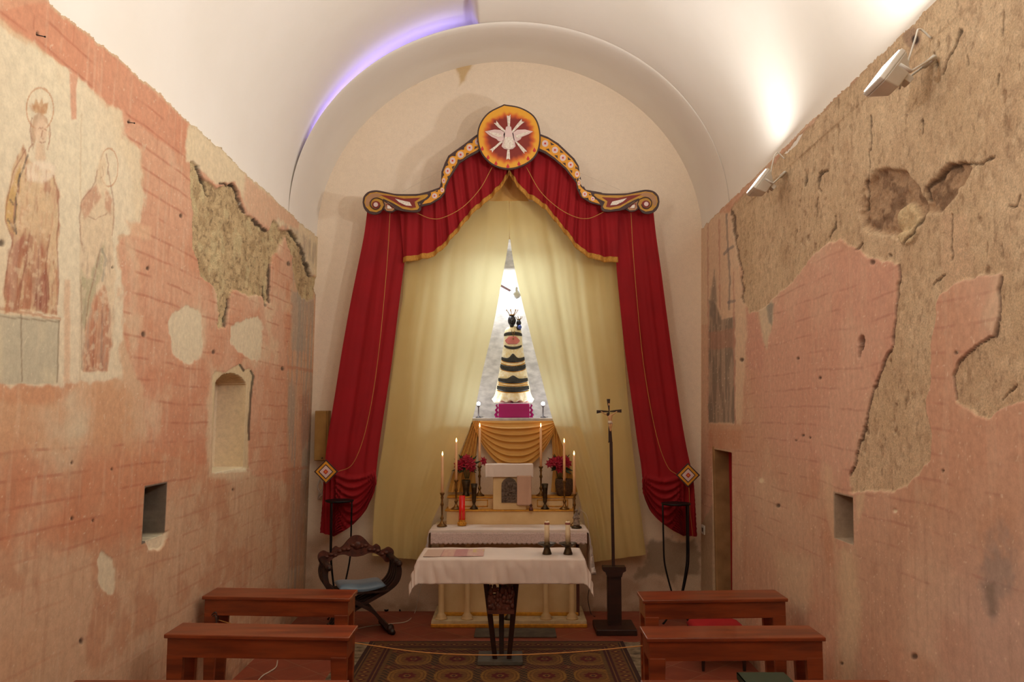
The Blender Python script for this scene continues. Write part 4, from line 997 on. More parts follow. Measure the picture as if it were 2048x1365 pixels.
for sg in (-1, 1):
    rows = []
    if sg < 0: Lp, Rp = [(946,842),(925,900),(905,950),(896,985)], [(960,842),(955,880),(950,940),(952,985)]
    else: Lp, Rp = [(1106,842),(1104,880),(1106,940),(1102,985)], [(1118,842),(1134,900),(1148,950),(1156,985)]
    A = lerp_poly([P(x, y, 8.52) for x, y in Lp], np.linspace(0, 1, 30)); B = lerp_poly([P(x, y, 8.52) for x, y in Rp], np.linspace(0, 1, 30))
    for i in range(30): rows.append([(A[i][0]*(1-q)+B[i][0]*q, 8.525+.018*math.sin(q*26+i*.04), A[i][2]*(1-q)+B[i][2]*q) for q in np.linspace(0, 1, 50)])
    obj('tail', MB().grid(rows, flip=True), 'goldcloth', gs)

# ------------------------------------------------------------------ high altar
AX0, AX1, AY0 = -.757, .700, 7.95
alt = thing('high_altar', (-.03, 8.2, 0), 'cream painted high altar with four slim columns and gilt mouldings', 'altar')
mb = MB().box((AX0, AY0, .035), (AX1, 8.56, .062)); obj('base_slab', mb, 'slab', alt)
obj('gilt_slab_edge', MB().box((AX0-.006, AY0-.012, .0), (AX1+.006, 8.56, .036)), 'gilt', alt, bevel=.008)
obj('altar_body', MB().box((-.68, 8.17, .062), (.63, 8.56, .86)), 'altarpaint', alt)
obj('gilt_plinth', MB().box((-.69, 8.145, .062), (.64, 8.17, .095)), 'gilt', alt, bevel=.006)
obj('side_strip', MB().box((-.70, 8.15, .062), (-.672, 8.20, .86)), 'darkgap', alt); obj('side_strip', MB().box((.622, 8.15, .062), (.65, 8.20, .86)), 'darkgap', alt)
for x_ in (-.672, -.424, .322, .570):
    c = MB(); c.lathe([(.058,0),(.058,.012),(.046,.02),(.05,.032),(.032,.05),(.028,.07),(.026,.70),(.034,.72),(.04,.74),(.05,.76),(.05,.80)], (x_, 8.03, .062), 20)
    obj('column', c, 'altarpaint', alt)
obj('altar_lintel', MB().box((-.74, 7.97, .86), (.68, 8.56, .895)), 'darkgap', alt)
MZ = .908
obj('mensa', MB().box((-.76, 7.94, .885), (.70, 8.56, MZ)), 'slab', alt)
S1Z, S2Z = 1.055, 1.175; S1Y, S2Y = 8.27, 8.37
obj('lower_step', MB().box((-.645, S1Y, MZ), (.612, 8.56, S1Z-.012)), 'altarpaint', alt)
obj('gilt_step_edge', MB().box((-.66, S1Y-.014, S1Z-.014), (.627, 8.56, S1Z)), 'gilt', alt, bevel=.004)
obj('upper_step', MB().box((-.635, S2Y, S1Z), (.602, 8.57, S2Z-.012)), 'altarpaint', alt)
obj('gilt_step_edge', MB().box((-.65, S2Y-.014, S2Z-.014), (.617, 8.57, S2Z)), 'gilt', alt, bevel=.004)
for x0, x1 in ((-.56, -.24), (.25, .56)):
    fr = MB()
    for a, b in (((x0, S1Z+.02), (x1, S1Z+.028)), ((x0, S2Z-.038), (x1, S2Z-.030)), ((x0, S1Z+.02), (x0+.008, S2Z-.03)), ((x1-.008, S1Z+.02), (x1, S2Z-.03))):
        fr.box((a[0], S2Y-.008, a[1]), (b[0], S2Y, b[1]))
    obj('gilt_panel_frame', fr, 'gilt', alt)
def drapecloth(name, x0, x1, y0, y1, z, df, dl, dr, db, m, label, cat, seed=0, wave=.012, nx=110, ny=60, flare=.12, wf=1.0):
    """linen lying on a table top and falling over its edges"""
    us = np.linspace(x0-dl, x1+dr, nx); vs_ = np.linspace(y0-df, y1+db, ny); rows = []; rs = np.random.RandomState(seed); ph = rs.rand(6)*6
    for v in vs_:
        row = []
        for u in us:
            ox = (x0-u) if u < x0 else ((u-x1) if u > x1 else 0); sx = -1 if u < x0 else 1
            oy = (y0-v) if v < y0 else ((v-y1) if v > y1 else 0); sy = -1 if v < y0 else 1
            d = math.hypot(ox, oy) if (ox > 0 and oy > 0) else max(ox, oy)
            cx = min(max(u, x0), x1); cy = min(max(v, y0), y1)
            if d > 0:
                k = d; nxv, nyv = sx*ox/d, sy*oy/d
                wob = wave*min(1, k/.06)*(math.sin(u*33*wf+v*6+ph[0])+.6*math.sin(u*57*wf+ph[1])+.5*math.sin((u+v)*21*wf+ph[2]))
                out = .006+flare*k*(1.3 if ox > 0 and oy > 0 else .35)+abs(wob)*.6
                row.append((cx+nxv*out, cy+nyv*out, z-k+.004))
            else:
                row.append((cx, cy, z+.004+.0015*math.sin(u*20+v*14)))
        rows.append(row)
    o = obj(name, MB().grid(rows), m, solid=.003); return tag(o, label, cat)
ac = drapecloth('altar_cloth', -.775, .715, 7.925, 8.26, MZ, .03, .30, .42, .0, 'whitecloth', 'white linen cloth over the high altar, hanging long at its right end', 'tablecloth', 3, .008)
# lace front with scalloped lower edge
def lace_mat():
    m, N, L, b = newmat('white_lace'); b.inputs['Roughness'].default_value = .9
    tc = N.new('ShaderNodeTexCoord'); mp = N.new('ShaderNodeMapping'); mp.inputs['Scale'].default_value = (1, .01, 1); L.new(tc.outputs['Object'], mp.inputs[0])
    v = N.new('ShaderNodeTexVoronoi'); v.inputs['Scale'].default_value = 90; L.new(mp.outputs[0], v.inputs['Vector'])
    r = N.new('ShaderNodeValToRGB'); r.color_ramp.elements[0].position = .2; r.color_ramp.elements[1].position = .55
    r.color_ramp.elements[0].color = (*lin((188, 168, 160)), 1); r.color_ramp.elements[1].color = (*lin((216, 196, 190)), 1)
    L.new(v.outputs['Distance'], r.inputs[0]); L.new(r.outputs[0], b.inputs['Base Color']); return m
M['lace'] = lace_mat()
rows = []
for i in range(8):
    t = i/7; row = []
    for j in range(400):
        x = -.765+1.47*j/399; sc_ = .012*abs(math.sin(x*68)); zb = .772 + .016 - sc_
        row.append((x, 7.905-.004*math.sin(x*9)-.006*t, .885*(1-t)+zb*t))
    rows.append(row)
obj('lace_border', MB().grid(rows), 'lace', ac, label='patterned lace border with a scalloped hem', solid=.002)
# tabernacle
TX0, TX1 = P(986, 1000, 8.26).x, P(1052, 1000, 8.26).x
tb = thing('tabernacle', ((TX0+TX1)/2, 8.3, S1Z), 'cream tabernacle box with an arched dark relief door on the altar steps', 'tabernacle')
TZ = P(1020, 930, 8.257).z
obj('tabernacle_body', MB().box((TX0, 8.262, S1Z+.001), (TX1, 8.350, TZ)), 'altarpaint', tb, bevel=.006)
dx0, dx1 = P(1003, 1000, 8.257).x, P(1034, 1000, 8.257).x; dz0, dz1 = P(1018, 1006, 8.257).z, P(1018, 956, 8.257).z; rr = (dx1-dx0)/2; cxm = (dx0+dx1)/2
M['relief'] = mat('tarnished_silver_relief', (120, 104, 90), .5, (70, 58, 50), scale=40, metal=.5, bump=1, bscale=60)
pl_ = [(dx0, dz0), (dx1, dz0), (dx1, dz1-rr)] + [(cxm+rr*math.cos(PI*k/12), dz1-rr+rr*math.sin(PI*k/12)) for k in range(1, 12)] + [(dx0, dz1-rr)]
d_ = obj('door', MB().prism(pl_, lambda a, b: (a, 8.261, b), lambda a, b: (a, 8.251, b)), 'relief', tb, label='arched dark metal door with a chalice relief')
mb = MB(); mb.lathe([(.024,0),(.008,.012),(.006,.04),(.02,.055),(.026,.085),(.02,.09)], (cxm+.01, 8.247, dz0+.10), 14, sy=.3)
for k in range(7): mb.ball((cxm+(.045*math.cos(k*1.3)), 8.249, dz0+.075+.035*math.sin(k*2.1)), .012, 8, (1.3, .4, .7))
obj('relief_chalice', mb, M['relief'], d_)
tx0, tx1 = P(969, 940, 8.237).x, P(1068, 940, 8.237).x
drapecloth('tabernacle_cover', tx0+.015, tx1-.015, 8.250, 8.352, TZ+.001, .125, .05, .05, .0, 'whitecloth', 'folded white cloth laid over the top of the tabernacle', 'cloth', 7, .003, 60, 40, .05)
hx0, hx1 = P(1034, 980, 8.227).x, P(1063, 980, 8.227).x; hz0, hz1 = P(1048, 1011, 8.227).z, P(1048, 952, 8.227).z
rows = [[(hx0+(hx1-hx0)*q, 8.237+.004*math.sin(q*8+t*2), hz1*(1-t)+hz0*t-.008*q*t) for q in np.linspace(0, 1, 14)] for t in np.linspace(0, 1, 20)]
hv = obj('key_veil', MB().grid(rows, flip=True), cloth_mat('dusty_pink_cloth', (206, 168, 144)), solid=.004); tag(hv, 'small dusty pink veil hanging beside the tabernacle door', 'cloth')
tp = P(1062, 1012, 8.217); mb = MB().ball((tp.x, 8.227, tp.z), .014, 10); mb.lathe([(.008,0),(.02,-.028),(.022,-.045)], (tp.x, 8.227, tp.z-.004), 12)
obj('tassel', mb, 'carvewood', hv, label='dark brown tassel')
# candlesticks and candles
def stick_prof(h):
    k = h/.24
    return [(.048,0),(.050,.006),(.044,.012),(.030,.020),(.016,.035),(.010,.055),(.014,.068),(.018,.076),(.012,.088),(.008,.105),(.010,.14*k),(.017,.155*k),(.011,.17*k),(.009,.19*k),(.015,.205*k),(.010,.215*k),(.022,.232*k),(.024,.238*k),(.016,.24*k)]
def candlestick(px, py, Y, z, ptop, pflame, lab, clab):
    b = P(px, py, Y); x = b.x; ht = P(px, ptop, Y).z - z
    s = obj('brass_candlestick', MB().lathe(stick_prof(ht), (x, Y, z), 20), 'brass', origin=(x, Y, z)); tag(s, lab, 'candlestick', 'altar candlesticks')
    zt = P(px, pflame, Y).z; x2 = P({887:888}.get(px, px), pflame, Y).x
    c = MB().lathe([(.0135,0),(.0125,(zt-z-ht)*.5),(.012,zt-z-ht-.03),(.009,zt-z-ht-.026)], (x, Y, z+ht+.001), 16)
    co = obj('taper_candle', c, 'wax', origin=(x, Y, z+ht)); tag(co, clab, 'candle', 'lit taper candles')
    obj('wick', MB().tube([(x, Y, zt-.03), (x, Y, zt-.018)], .0014, 5), 'wick', co)
    obj('flame', MB().lathe([(.001,-.02),(.0062,-.010),(.0065,-.003),(.0038,.010),(.0008,.022)], (x, Y, zt), 10), 'flame', co, label='small burning flame')
for a in ((884, 1043, 8.10, MZ+.010, 986, 908, 'brass candlestick at the left end of the altar table', 'lit tall candle at the far left of the altar'),
          (912, 1013, 8.303, S1Z+.002, 960, 881, 'brass candlestick on the left of the lower altar step', 'lit tall candle in front of the left flowers'),
          (959, 986, 8.42, S2Z+.002, 932, 851, 'brass candlestick on the upper step left of the tabernacle', 'lit candle standing just left of the tabernacle'),
          (1082, 986, 8.42, S2Z+.002, 933, 851, 'brass candlestick on the upper step right of the tabernacle', 'lit candle standing just right of the tabernacle'),
          (1129, 1016, 8.303, S1Z+.002, 962, 882, 'brass candlestick on the right of the lower altar step', 'lit tall candle in front of the right flowers'),
          (1149, 1048, 8.13, MZ+.010, 988, 907, 'brass candlestick at the right end of the altar table', 'lit tall candle at the far right of the altar')):
    candlestick(*a)
# flared empty vases
def flared(px, Y, z, lab):
    x = P(px, 1000, Y).x; h = P(px, 968, Y).z - z
    o = obj('flared_vase', MB().lathe([(.040,0),(.042,.006),(.028,.02),(.014,.04),(.012,.055),(.018,.07),(.022,.12),(.026,h*.8),(.034,h),(.031,h-.003),(.018,.1)], (x, Y, z), 20, cap=False), 'bronze', origin=(x, Y, z)); tag(o, lab, 'vase', 'flared bronze vases')
flared(948, 8.32, S1Z+.002, 'empty flared bronze vase left of the tabernacle'); flared(1090, 8.32, S1Z+.002, 'empty flared bronze vase right of the tabernacle')
# red votive light
vx = P(924, 1030, 8.16).x; t = thing('votive_light', (vx, 8.16, MZ+.010), 'tall red votive glass on a gold knobbed foot on the left of the altar', 'candle')
h = P(924, 992, 8.16).z-MZ-.01
mb = MB()
for k in range(9): mb.ball((vx+.030*math.cos(k*2*PI/9), 8.16+.030*math.sin(k*2*PI/9), MZ+.030), .016, 8)
mb.lathe([(.042,0),(.044,.01),(.036,.016),(.03,.05),(.034,.055)], (vx, 8.16, MZ+.010), 18); obj('gold_foot', mb, 'gilt', t)
obj('glass_cylinder', MB().lathe([(.029,.055),(.030,h*.5),(.031,h*.52),(.029,h*.54),(.029,h)], (vx, 8.16, MZ+.01), 20), 'votive', t)
mb = MB()
for k in range(3):
    a = k*2.1+.5; mb.tube([(vx+.036*math.cos(a), 8.16+.036*math.sin(a), MZ+.05), (vx+.034*math.cos(a), 8.16+.034*math.sin(a), MZ+h*.55)], .003, 5)
obj('bracket', mb, 'gilt', t)
# figurine
gx = P(1153, 1045, 7.99).x; gz = MZ+.010; mb = MB()
mb.lathe([(.050,0),(.052,.008),(.040,.016),(.030,.02)], (gx, 7.995, gz), 18); obj0 = MB()
fg = thing('small_figurine', (gx, 7.995, gz), 'small grey robed figurine on a dark round base at the right end of the altar', 'figurine')
obj('round_base', mb, 'bronze', fg)
mb = MB(); mb.lathe([(.030,.02),(.034,.03),(.026,.07),(.020,.10),(.022,.125),(.012,.14),(.008,.148)], (gx, 7.995, gz), 16, sy=.8); mb.ball((gx, 7.99, gz+.162), .015, 12)
mb.tube([(gx-.018, 7.995, gz+.12), (gx-.026, 7.975, gz+.09), (gx-.006, 7.965, gz+.10)], [.008,.007,.005], 6); mb.tube([(gx+.018, 7.995, gz+.12), (gx+.026, 7.975, gz+.09), (gx+.006, 7.965, gz+.10)], [.008,.007,.005], 6)
mb.tube([(gx+.02, 8.015, gz+.11), (gx+.035, 8.025, gz+.15), (gx+.03, 8.025, gz+.19)], [.012,.016,.004], 6, sq=.4)
obj('robed_body', mb, 'greystat', fg)
# flowers
def bouquet(px, py, Y, n, spread, lab, seed, extra=()):
    rs = np.random.RandomState(seed); c = P(px, py, Y); t = thing('flower_bouquet', (c.x, Y, c.z), lab, 'flowers', 'crimson flower bouquets')
    lf = MB()
    for k in range(26):
        a = rs.rand()*2*PI; e = rs.rand()*1.8-.6; L_ = .05+.07*rs.rand(); d = Vector((math.cos(a)*math.cos(e), math.sin(a)*math.cos(e)*.4-.1, math.sin(e))); p0 = c+Vector((0, .02, -.04)); p2 = p0+d*(L_+.05); s = Vector((-d.z, 0, d.x)).normalized()*.014; p1 = p0.lerp(p2, .55)
        lf.add([p0, p1+s, p2, p1-s, p1+Vector((0, -.006, 0))], [(0,1,4),(1,2,4),(2,3,4),(3,0,4)])
    for k in range(5): lf.tube([c+Vector((.02*(k-2), 0, -.04)), c+Vector((.008*(k-2), 0, -.16))], .004, 5)
    obj('foliage', lf, 'leaf', t)
    pts = [(rs.randn()*spread*.45, -.02-rs.rand()*.04, rs.randn()*spread*.4) for _ in range(n)] + list(extra)
    for dx, dy, dz in pts:
        o = c+Vector((dx, dy, dz)); nrm = Vector((dx*3, -.5, dz*2+.05)).normalized(); u = nrm.cross(Vector((0,0,1))).normalized(); v = u.cross(nrm); f = MB(); tw = rs.rand()*6
        for ring, (m_, L_, up) in enumerate(((7, .052, .006), (5, .032, .018))):
            for k in range(m_):
                a = 2*PI*k/m_+ring*.4+tw; d = u*math.cos(a)+v*math.sin(a); s = u*-math.sin(a)+v*math.cos(a)
                f.add([o, o+d*L_*.5+s*L_*.26+nrm*up, o+d*L_+nrm*(up*.3), o+d*L_*.5-s*L_*.26+nrm*up, o+d*L_*.5+nrm*(up-.006)], [(0,1,4),(1,2,4),(2,3,4),(3,0,4)])
        f.ball(o+nrm*.012, .006, 6); obj('blossom', f, 'poinsettia', t)
    return c
bc = bouquet(934, 926, 8.40, 9, .085, 'bouquet of crimson flowers left of the tabernacle', 4, [(.165, 0, .015), (-.07, -.02, -.04), (.05, -.02, -.05), (.0, -.03, .03)])
mb = MB().lathe([(.036,0),(.038,.01),(.028,.03),(.034,.08),(.046,.15),(.040,.16),(.03,.10)], (bc.x-.01, 8.425, S2Z+.002), 18, cap=False); v_ = obj('dark_vase', mb, 'bronze', origin=(bc.x, 8.44, S2Z+.002)); tag(v_, 'slim dark vase holding the left crimson flowers', 'vase')
bc = bouquet(1119, 926, 8.40, 9, .08, 'bouquet of crimson flowers right of the tabernacle', 9, [(-.05, 0, .02), (.06, -.02, .03), (.0, -.02, -.06)])
bx = P(1128, 960, 8.44).x
mb = MB()
pr = [(.055,0),(.07,.01),(.082,.06),(.09,.12),(.084,.165),(.078,.17),(.08,.12)]
vs = []; n = 36
for r, z in pr:
    for k in range(n): a = 2*PI*k/n; q_ = r*(1+.03*math.sin(k*PI)) + (.003 if k % 2 else 0); vs.append((bx+q_*math.cos(a), 8.43+q_*math.sin(a)*.72, S2Z+.002+z))
mb.add(vs, [(i*n+k, i*n+(k+1) % n, (i+1)*n+(k+1) % n, (i+1)*n+k) for i in range(len(pr)-1) for k in range(n)], True)
tag(obj('wicker_basket', mb, 'wicker', origin=(bx, 8.46, S2Z+.002)), 'round brown basket holding the right crimson flowers', 'basket')
# object standing behind the front table on the altar slab
jx = P(1018, 1247, 7.99).x; mb = MB().lathe([(.05,0),(.052,.01),(.03,.03),(.012,.06),(.010,.2),(.016,.24),(.045,.27),(.055,.33),(.04,.36)], (jx, 8.02, .063), 20)
tag(obj('dark_stand', mb, 'bronze', origin=(jx, 8.02, .063)), 'dark bronze footed stand on the altar slab behind the front table', 'stand')

# ------------------------------------------------------------------ front table on three dark legs
FZ = .86
ft = thing('front_altar_table', (-.09, 6.87, 0), 'modern altar table on three dark converging legs with a carved wooden group', 'table')
obj('stone_foot', MB().box((-.275, 6.74, .012), (.085, 7.04, .045)), 'stone', ft, bevel=.006)
obj('tabletop', MB().box((-.72, 6.60, FZ-.035), (.555, 7.13, FZ)), 'darkwood', ft)
for (xt, xb, yt, yb) in ((P(968,1165,6.75).x, P(990,1310,6.8).x, 6.70, 6.82), (P(1036,1165,6.75).x, P(1018,1310,6.8).x, 6.70, 6.82), (P(1003,1165,7.0).x, P(1003,1310,6.9).x, 7.02, 6.92)):
    w = .019; l = MB(); l.hexa([(xb-w, yb-w, .045), (xb+w, yb-w, .045), (xb+w, yb+w, .045), (xb-w, yb+w, .045)], [(xt-w*1.25, yt-w*1.2, FZ-.035), (xt+w*1.25, yt-w*1.2, FZ-.035), (xt+w*1.25, yt+w, FZ-.035), (xt-w*1.25, yt+w, FZ-.035)])
    obj('leg', l, 'darkwood', ft, bevel=.004)
cx0, cx1 = P(974, 1200, 6.68).x, P(1030, 1200, 6.68).x; cz0, cz1 = P(1000, 1227, 6.68).z, P(1000, 1190, 6.68).z
mb = MB().box((cx0+.004, 6.645, cz0), (cx1-.006, 6.72, cz0+.03)); mb.box((cx0+.008, 6.66, cz0+.03), (cx1-.01, 6.72, cz1))
rs = np.random.RandomState(5)
for k in range(26):
    mb.ball((cx0+.02+(cx1-cx0-.04)*rs.rand(), 6.66, cz0+.03+(cz1-cz0-.03)*rs.rand()), .012+.008*rs.rand(), 8, (1, .7, 1.2))
for hx_, hz_ in ((.03, .05), (.06, .075), (.085, .03), (.12, .06), (.15, .04), (.18, .065), (.20, .035)):
    mb.lathe([(.016,0),(.02,.02),(.014,.05),(.008,.06)], (cx0+hx_, 6.675, cz1+hz_-.055), 10); mb.ball((cx0+hx_, 6.67, cz1+hz_+.018), .012, 8)
obj('carved_group', mb, 'carvewood', ft, label='carved reddish wooden figure group between the legs')
fc_ = drapecloth('table_cloth', -.735, .565, 6.585, 7.14, FZ+.002, .185, .20, .21, .06, 'whitecloth', 'white linen cloth over the front altar table with pointed hanging corners', 'tablecloth', 9, .014, 150, 80, .20)
q0, q1, q2, q3 = PZ(856,1103,FZ), PZ(969,1102,FZ), PZ(967,1116,FZ), PZ(846,1117,FZ)
def vmat(name, rough=.6):
    m, N, L, b = newmat(name); b.inputs['Roughness'].default_value = rough
    at = N.new('ShaderNodeVertexColor'); at.layer_name = 'Col'; L.new(at.outputs[0], b.inputs['Base Color']); return m
M['print'] = vmat('printed_sheet', .45)
def colgrid(name, rows, colfn, m, parent=None, flip=False):
    mb = MB().grid(rows, flip=flip, smooth=False); R, C_ = len(rows), len(rows[0]); o = obj(name, mb, m, parent)
    cc = np.array([[*colfn(i/(R-1), j/(C_-1)), 1] for i in range(R) for j in range(C_)], np.float32)
    at = o.data.color_attributes.new('Col', 'FLOAT_COLOR', 'POINT'); at.data.foreach_set('color', cc.ravel()); return o
def sheetcol(t, q):
    if q < .28: return lin((200, 172, 156))
    v = float(fbm(q*22, t*5, 7)); c = lin((196, 140, 136))*(1-v)+lin((214, 186, 160))*v
    if .5 < q < .72: c = lin((170, 96, 104))*.6+c*.4
    if q > .8 and t < .5 and v > .5: c = lin((206, 180, 110))
    if .26 < q < .30: c = lin((170, 120, 116))
    return c
rows = [[tuple(q0.lerp(q1, q).lerp(q3.lerp(q2, q), t)+Vector((0, 0, .014))) for q in np.linspace(0, 1, 70)] for t in np.linspace(0, 1, 24)]
sh = colgrid('printed_sheet', rows, sheetcol, 'print', flip=True); sh.modifiers.new('s', 'SOLIDIFY').thickness = .003
tag(sh, 'faded pinkish printed cloth strip lying on the left of the front table', 'sheet')
def pillar(px, lab, clab):
    x = P(px, 1108, 6.80).x; z = FZ+.008
    mb = MB().lathe([(.036,0),(.038,.008),(.032,.022),(.024,.05),(.026,.058),(.050,.072),(.072,.088),(.074,.092),(.046,.080),(.028,.075),(.024,.092),(.022,.094)], (x, 6.80, z), 26)
    h = obj('candle_holder', mb, 'bronze', origin=(x, 6.80, z)); tag(h, lab, 'candlestick', 'bronze dish candle holders')
    zt = P(px, 1044, 6.8).z; c = obj('pillar_candle', MB().lathe([(.021,0),(.0205,(zt-z-.094)*.5),(.0205,zt-z-.098),(.018,zt-z-.094),(.010,zt-z-.100)], (x, 6.80, z+.095), 22), 'waxpale', origin=(x, 6.80, z+.095)); tag(c, clab, 'candle', 'thick unlit candles')
    obj('rim', MB().lathe([(.0212,zt-z-.118),(.0212,zt-z-.104),(.0200,zt-z-.100)], (x, 6.80, z+.095), 22, cap=False), mat('reddish_wax_rim', (150, 84, 74), .5), c, label='reddish band round the top')
    obj('wick', MB().tube([(x, 6.8, zt-.01), (x+.001, 6.8, zt+.012)], .0016, 5), 'wick', c)
pillar(1094, 'dark bronze dish holder on the front table, the left of the two', 'thick unlit cream candle on the front table, left of its twin')
pillar(1136, 'dark bronze dish holder on the front table, the right of the two', 'thick unlit cream candle on the front table, right of its twin')

# ------------------------------------------------------------------ processional crucifix on its pedestal
CYc = 7.85
cx_ = P(1229, 1262, CYc).x; ppz = P(1229, 1133, CYc).z
cs_ = thing('standing_crucifix', (cx_, CYc, 0), 'tall dark processional crucifix on a wooden pedestal right of the altar', 'crucifix')
bz = .035
obj('base_board', MB().box((cx_-.185, CYc-.19, 0), (cx_+.185, CYc+.19, bz+.02)), 'darkwood', cs_, bevel=.008)
obj('pedestal_post', MB().box((cx_-.062, CYc-.05, bz), (cx_+.062, CYc+.05, ppz-.03)), 'darkwood', cs_, bevel=.004)
obj('pedestal_cap', MB().prism([(-.066,-.09),(.066,-.09),(.078,-.05),(.105,-.035),(.105,0),(-.105,0),(-.105,-.035),(-.078,-.05)], lambda a, b: (cx_+a, CYc+.06, ppz+b), lambda a, b: (cx_+a, CYc-.06, ppz+b)), 'darkwood', cs_)
p0 = Vector((cx_-.004, CYc, ppz)); p1 = P(1222, 885, CYc); p1.y = CYc; p2 = P(1220, 850, CYc)
obj('pole', MB().tube([p0, p1], .019, 4, up=(0,1,0)), 'darkwood', cs_)
mb = MB(); gC = lambda a, b: P(1170+a/9.75, 780+b/9.75, CYc-.01)
def cpr(pts): mb.prism(pts, lambda a, b: tuple(gC(a, b)+Vector((0, .022, 0))), lambda a, b: tuple(gC(a, b)))
cpr([(425,180),(492,180),(484,300),(480,400),(484,760),(515,780),(535,1020),(545,1030),(450,1030),(462,1010),(460,780),(462,400),(445,300)]); cpr([(230,400),(330,402),(460,412),(460,436),(330,445),(230,465)]); cpr([(490,412),(600,395),(712,382),(712,448),(600,438),(490,436)])
cr_ = obj('cross', mb, 'darkwood', cs_)
def skinfig(name, joints, edges, m, parent, label=None):
    o0 = root_loc(parent); me = bpy.data.meshes.new(name); me.from_pydata([tuple(Vector(j[0])-o0) for j in joints], edges, [])
    me.materials.append(M[m]); o = bpy.data.objects.new(name, me); COL.objects.link(o); o.parent = parent
    md = o.modifiers.new('skin', 'SKIN'); md.use_smooth_shade = True
    for v, j in zip(me.skin_vertices[0].data, joints): v.radius = (j[1], j[1])
    me.skin_vertices[0].data[0].use_root = True
    s = o.modifiers.new('s', 'SUBSURF'); s.levels = 1; s.render_levels = 2
    if label: o['label'] = label
    return o
q = lambda a, b, y=-.028: gC(a, b)+Vector((0, y, 0))
J = [(q(480,620), .016), (q(482,560), .018), (q(480,520), .019), (q(462,495), .007), (q(445,482,-.036), .013), (q(436,470,-.036), .010),
     (q(420,490), .0075), (q(370,470), .006), (q(320,432), .005), (q(300,424), .004), (q(520,490), .0075), (q(565,468), .006), (q(600,432), .005), (q(622,422), .004),
     (q(468,660), .011), (q(470,710,-.036), .009), (q(484,770), .006), (q(487,810), .006), (q(502,660), .011), (q(505,710,-.036), .009), (q(492,770), .006), (q(490,808,-.034), .006)]
fig = skinfig('carved_figure', J, [(0,1),(1,2),(2,3),(3,4),(4,5),(2,6),(6,7),(7,8),(8,9),(2,10),(10,11),(11,12),(12,13),(0,14),(14,15),(15,16),(16,17),(0,18),(18,19),(19,20),(20,21)], 'skin', cs_, 'small ivory coloured figure hanging on the cross')
obj('hair', MB().ball(q(440,478,-.034), .015, 10, (.95, .9, 1.1)), 'darkwood', fig)
obj('loincloth', MB().lathe([(.019,-.014),(.022,0),(.019,.014)], q(482,634), 12, sy=.9).tube([q(515,630), q(528,650), q(530,672)], [.006,.005,.003], 6), 'loin', fig)
obj('title_plaque', MB().prism([(452,265),(478,262),(480,305),(456,308)], lambda a, b: tuple(gC(a, b)), lambda a, b: tuple(gC(a, b)+Vector((0, -.006, 0)))), 'skin', cs_)
# ------------------------------------------------------------------ tall iron plant stands
def plant_stand(pts_top, Y, lab, px0, px1, pytop, legs):
    a = P(px0, pytop, Y); b = P(px1, pytop, Y); cx = (a.x+b.x)/2; R = (b.x-a.x)/2; z = a.z
    t = thing('iron_plant_stand', (cx, Y, 0), lab, 'stand', 'iron plant stands')
    mb = MB().lathe([(R*.96,-.006),(R,0),(R,.010),(R*.96,.012)], (cx, Y, z-.004), 32); obj('round_top', mb, 'iron', t)
    for an in legs:
        c, s = math.cos(an), math.sin(an); pts = [(cx+R*.92*c, Y+R*.92*s, z-.006), (cx+R*.90*c, Y+R*.9*s, z-.35), (cx+R*.86*c, Y+R*.86*s, z-.55), (cx+R*.62*c, Y+R*.62*s, .42), (cx+R*.34*c, Y+R*.34*s, .27), (cx+R*.32*c, Y+R*.32*s, .22), (cx+R*.55*c, Y+R*.55*s, .10), (cx+R*.95*c, Y+R*.95*s, .012), (cx+R*1.05*c, Y+R*1.05*s, .012)]
        obj('leg', MB().tube(smooth_poly(pts, 5), .0085, 8), 'iron', t)
    obj('lower_ring', MB().tube([(cx+R*.34*math.cos(k*PI/10), Y+R*.34*math.sin(k*PI/10), .25) for k in range(21)], .005, 6), 'iron', t)
plant_stand(None, 8.165, 'tall black iron plant stand before the left red drape', 651, 707, 1002, (2.48, 4.31, .53))
plant_stand(None, 8.08, 'tall black iron plant stand before the right red drape', 1323, 1381, 1008, (3.14, .5, 5.6))
# ------------------------------------------------------------------ folding carved armchair
ac_ = Vector((P(719, 1270, 7.85).x, 7.82, 0)); rz = math.radians(20); Rm = Matrix.Rotation(rz, 3, 'Z')
W = lambda x, y, z: ac_ + Rm @ Vector((x*.9, y*.78, z*.875))
ch = thing('carved_folding_armchair', ac_, 'dark carved X-frame armchair beside the left red drape', 'chair')
pathA = [(-.365,.715),(-.375,.62),(-.345,.52),(-.26,.44),(-.14,.375),(0,.305),(.11,.235),(.19,.14),(.26,.05),(.29,.02)]
pa = smooth_poly(pathA, 6)
for sgn in (1, -1):
    for k in range(5):
        y = -.22+.10*k+(.05 if sgn < 0 else 0)
        l = MB().tube([W(sgn*x, y, z) for x, z in pa], [.022+.012*math.exp(-((i-len(pa)*.15)/8)**2) for i in range(len(pa))], 4, sq=.95, up=tuple(Rm @ Vector((0,1,0))))
        obj('curved_slat', l, 'darkwood', ch)
for sgn in (1, -1):
    m_ = MB(); m_.tube([W(sgn*.35, .27, .735), W(sgn*.352, .0, .73), W(sgn*.352, -.26, .725)], [.034,.030,.034], 8, sq=.7); m_.ball(W(sgn*.352, -.29, .722), .030, 12); m_.ball(W(sgn*.352, -.325, .72), .020, 10)
    obj('arm', m_, 'darkwood', ch)
    f_ = MB(); f_.tube([W(sgn*.27, .25, .034), W(sgn*.28, -.02, .034), W(sgn*.285, -.24, .036), W(sgn*.30, -.31, .026)], [.030,.026,.034,.022], 8); f_.ball(W(sgn*.285, -.22, .052), .045, 10, (.8, 1.2, .9)); obj('sled_foot', f_, 'darkwood', ch)
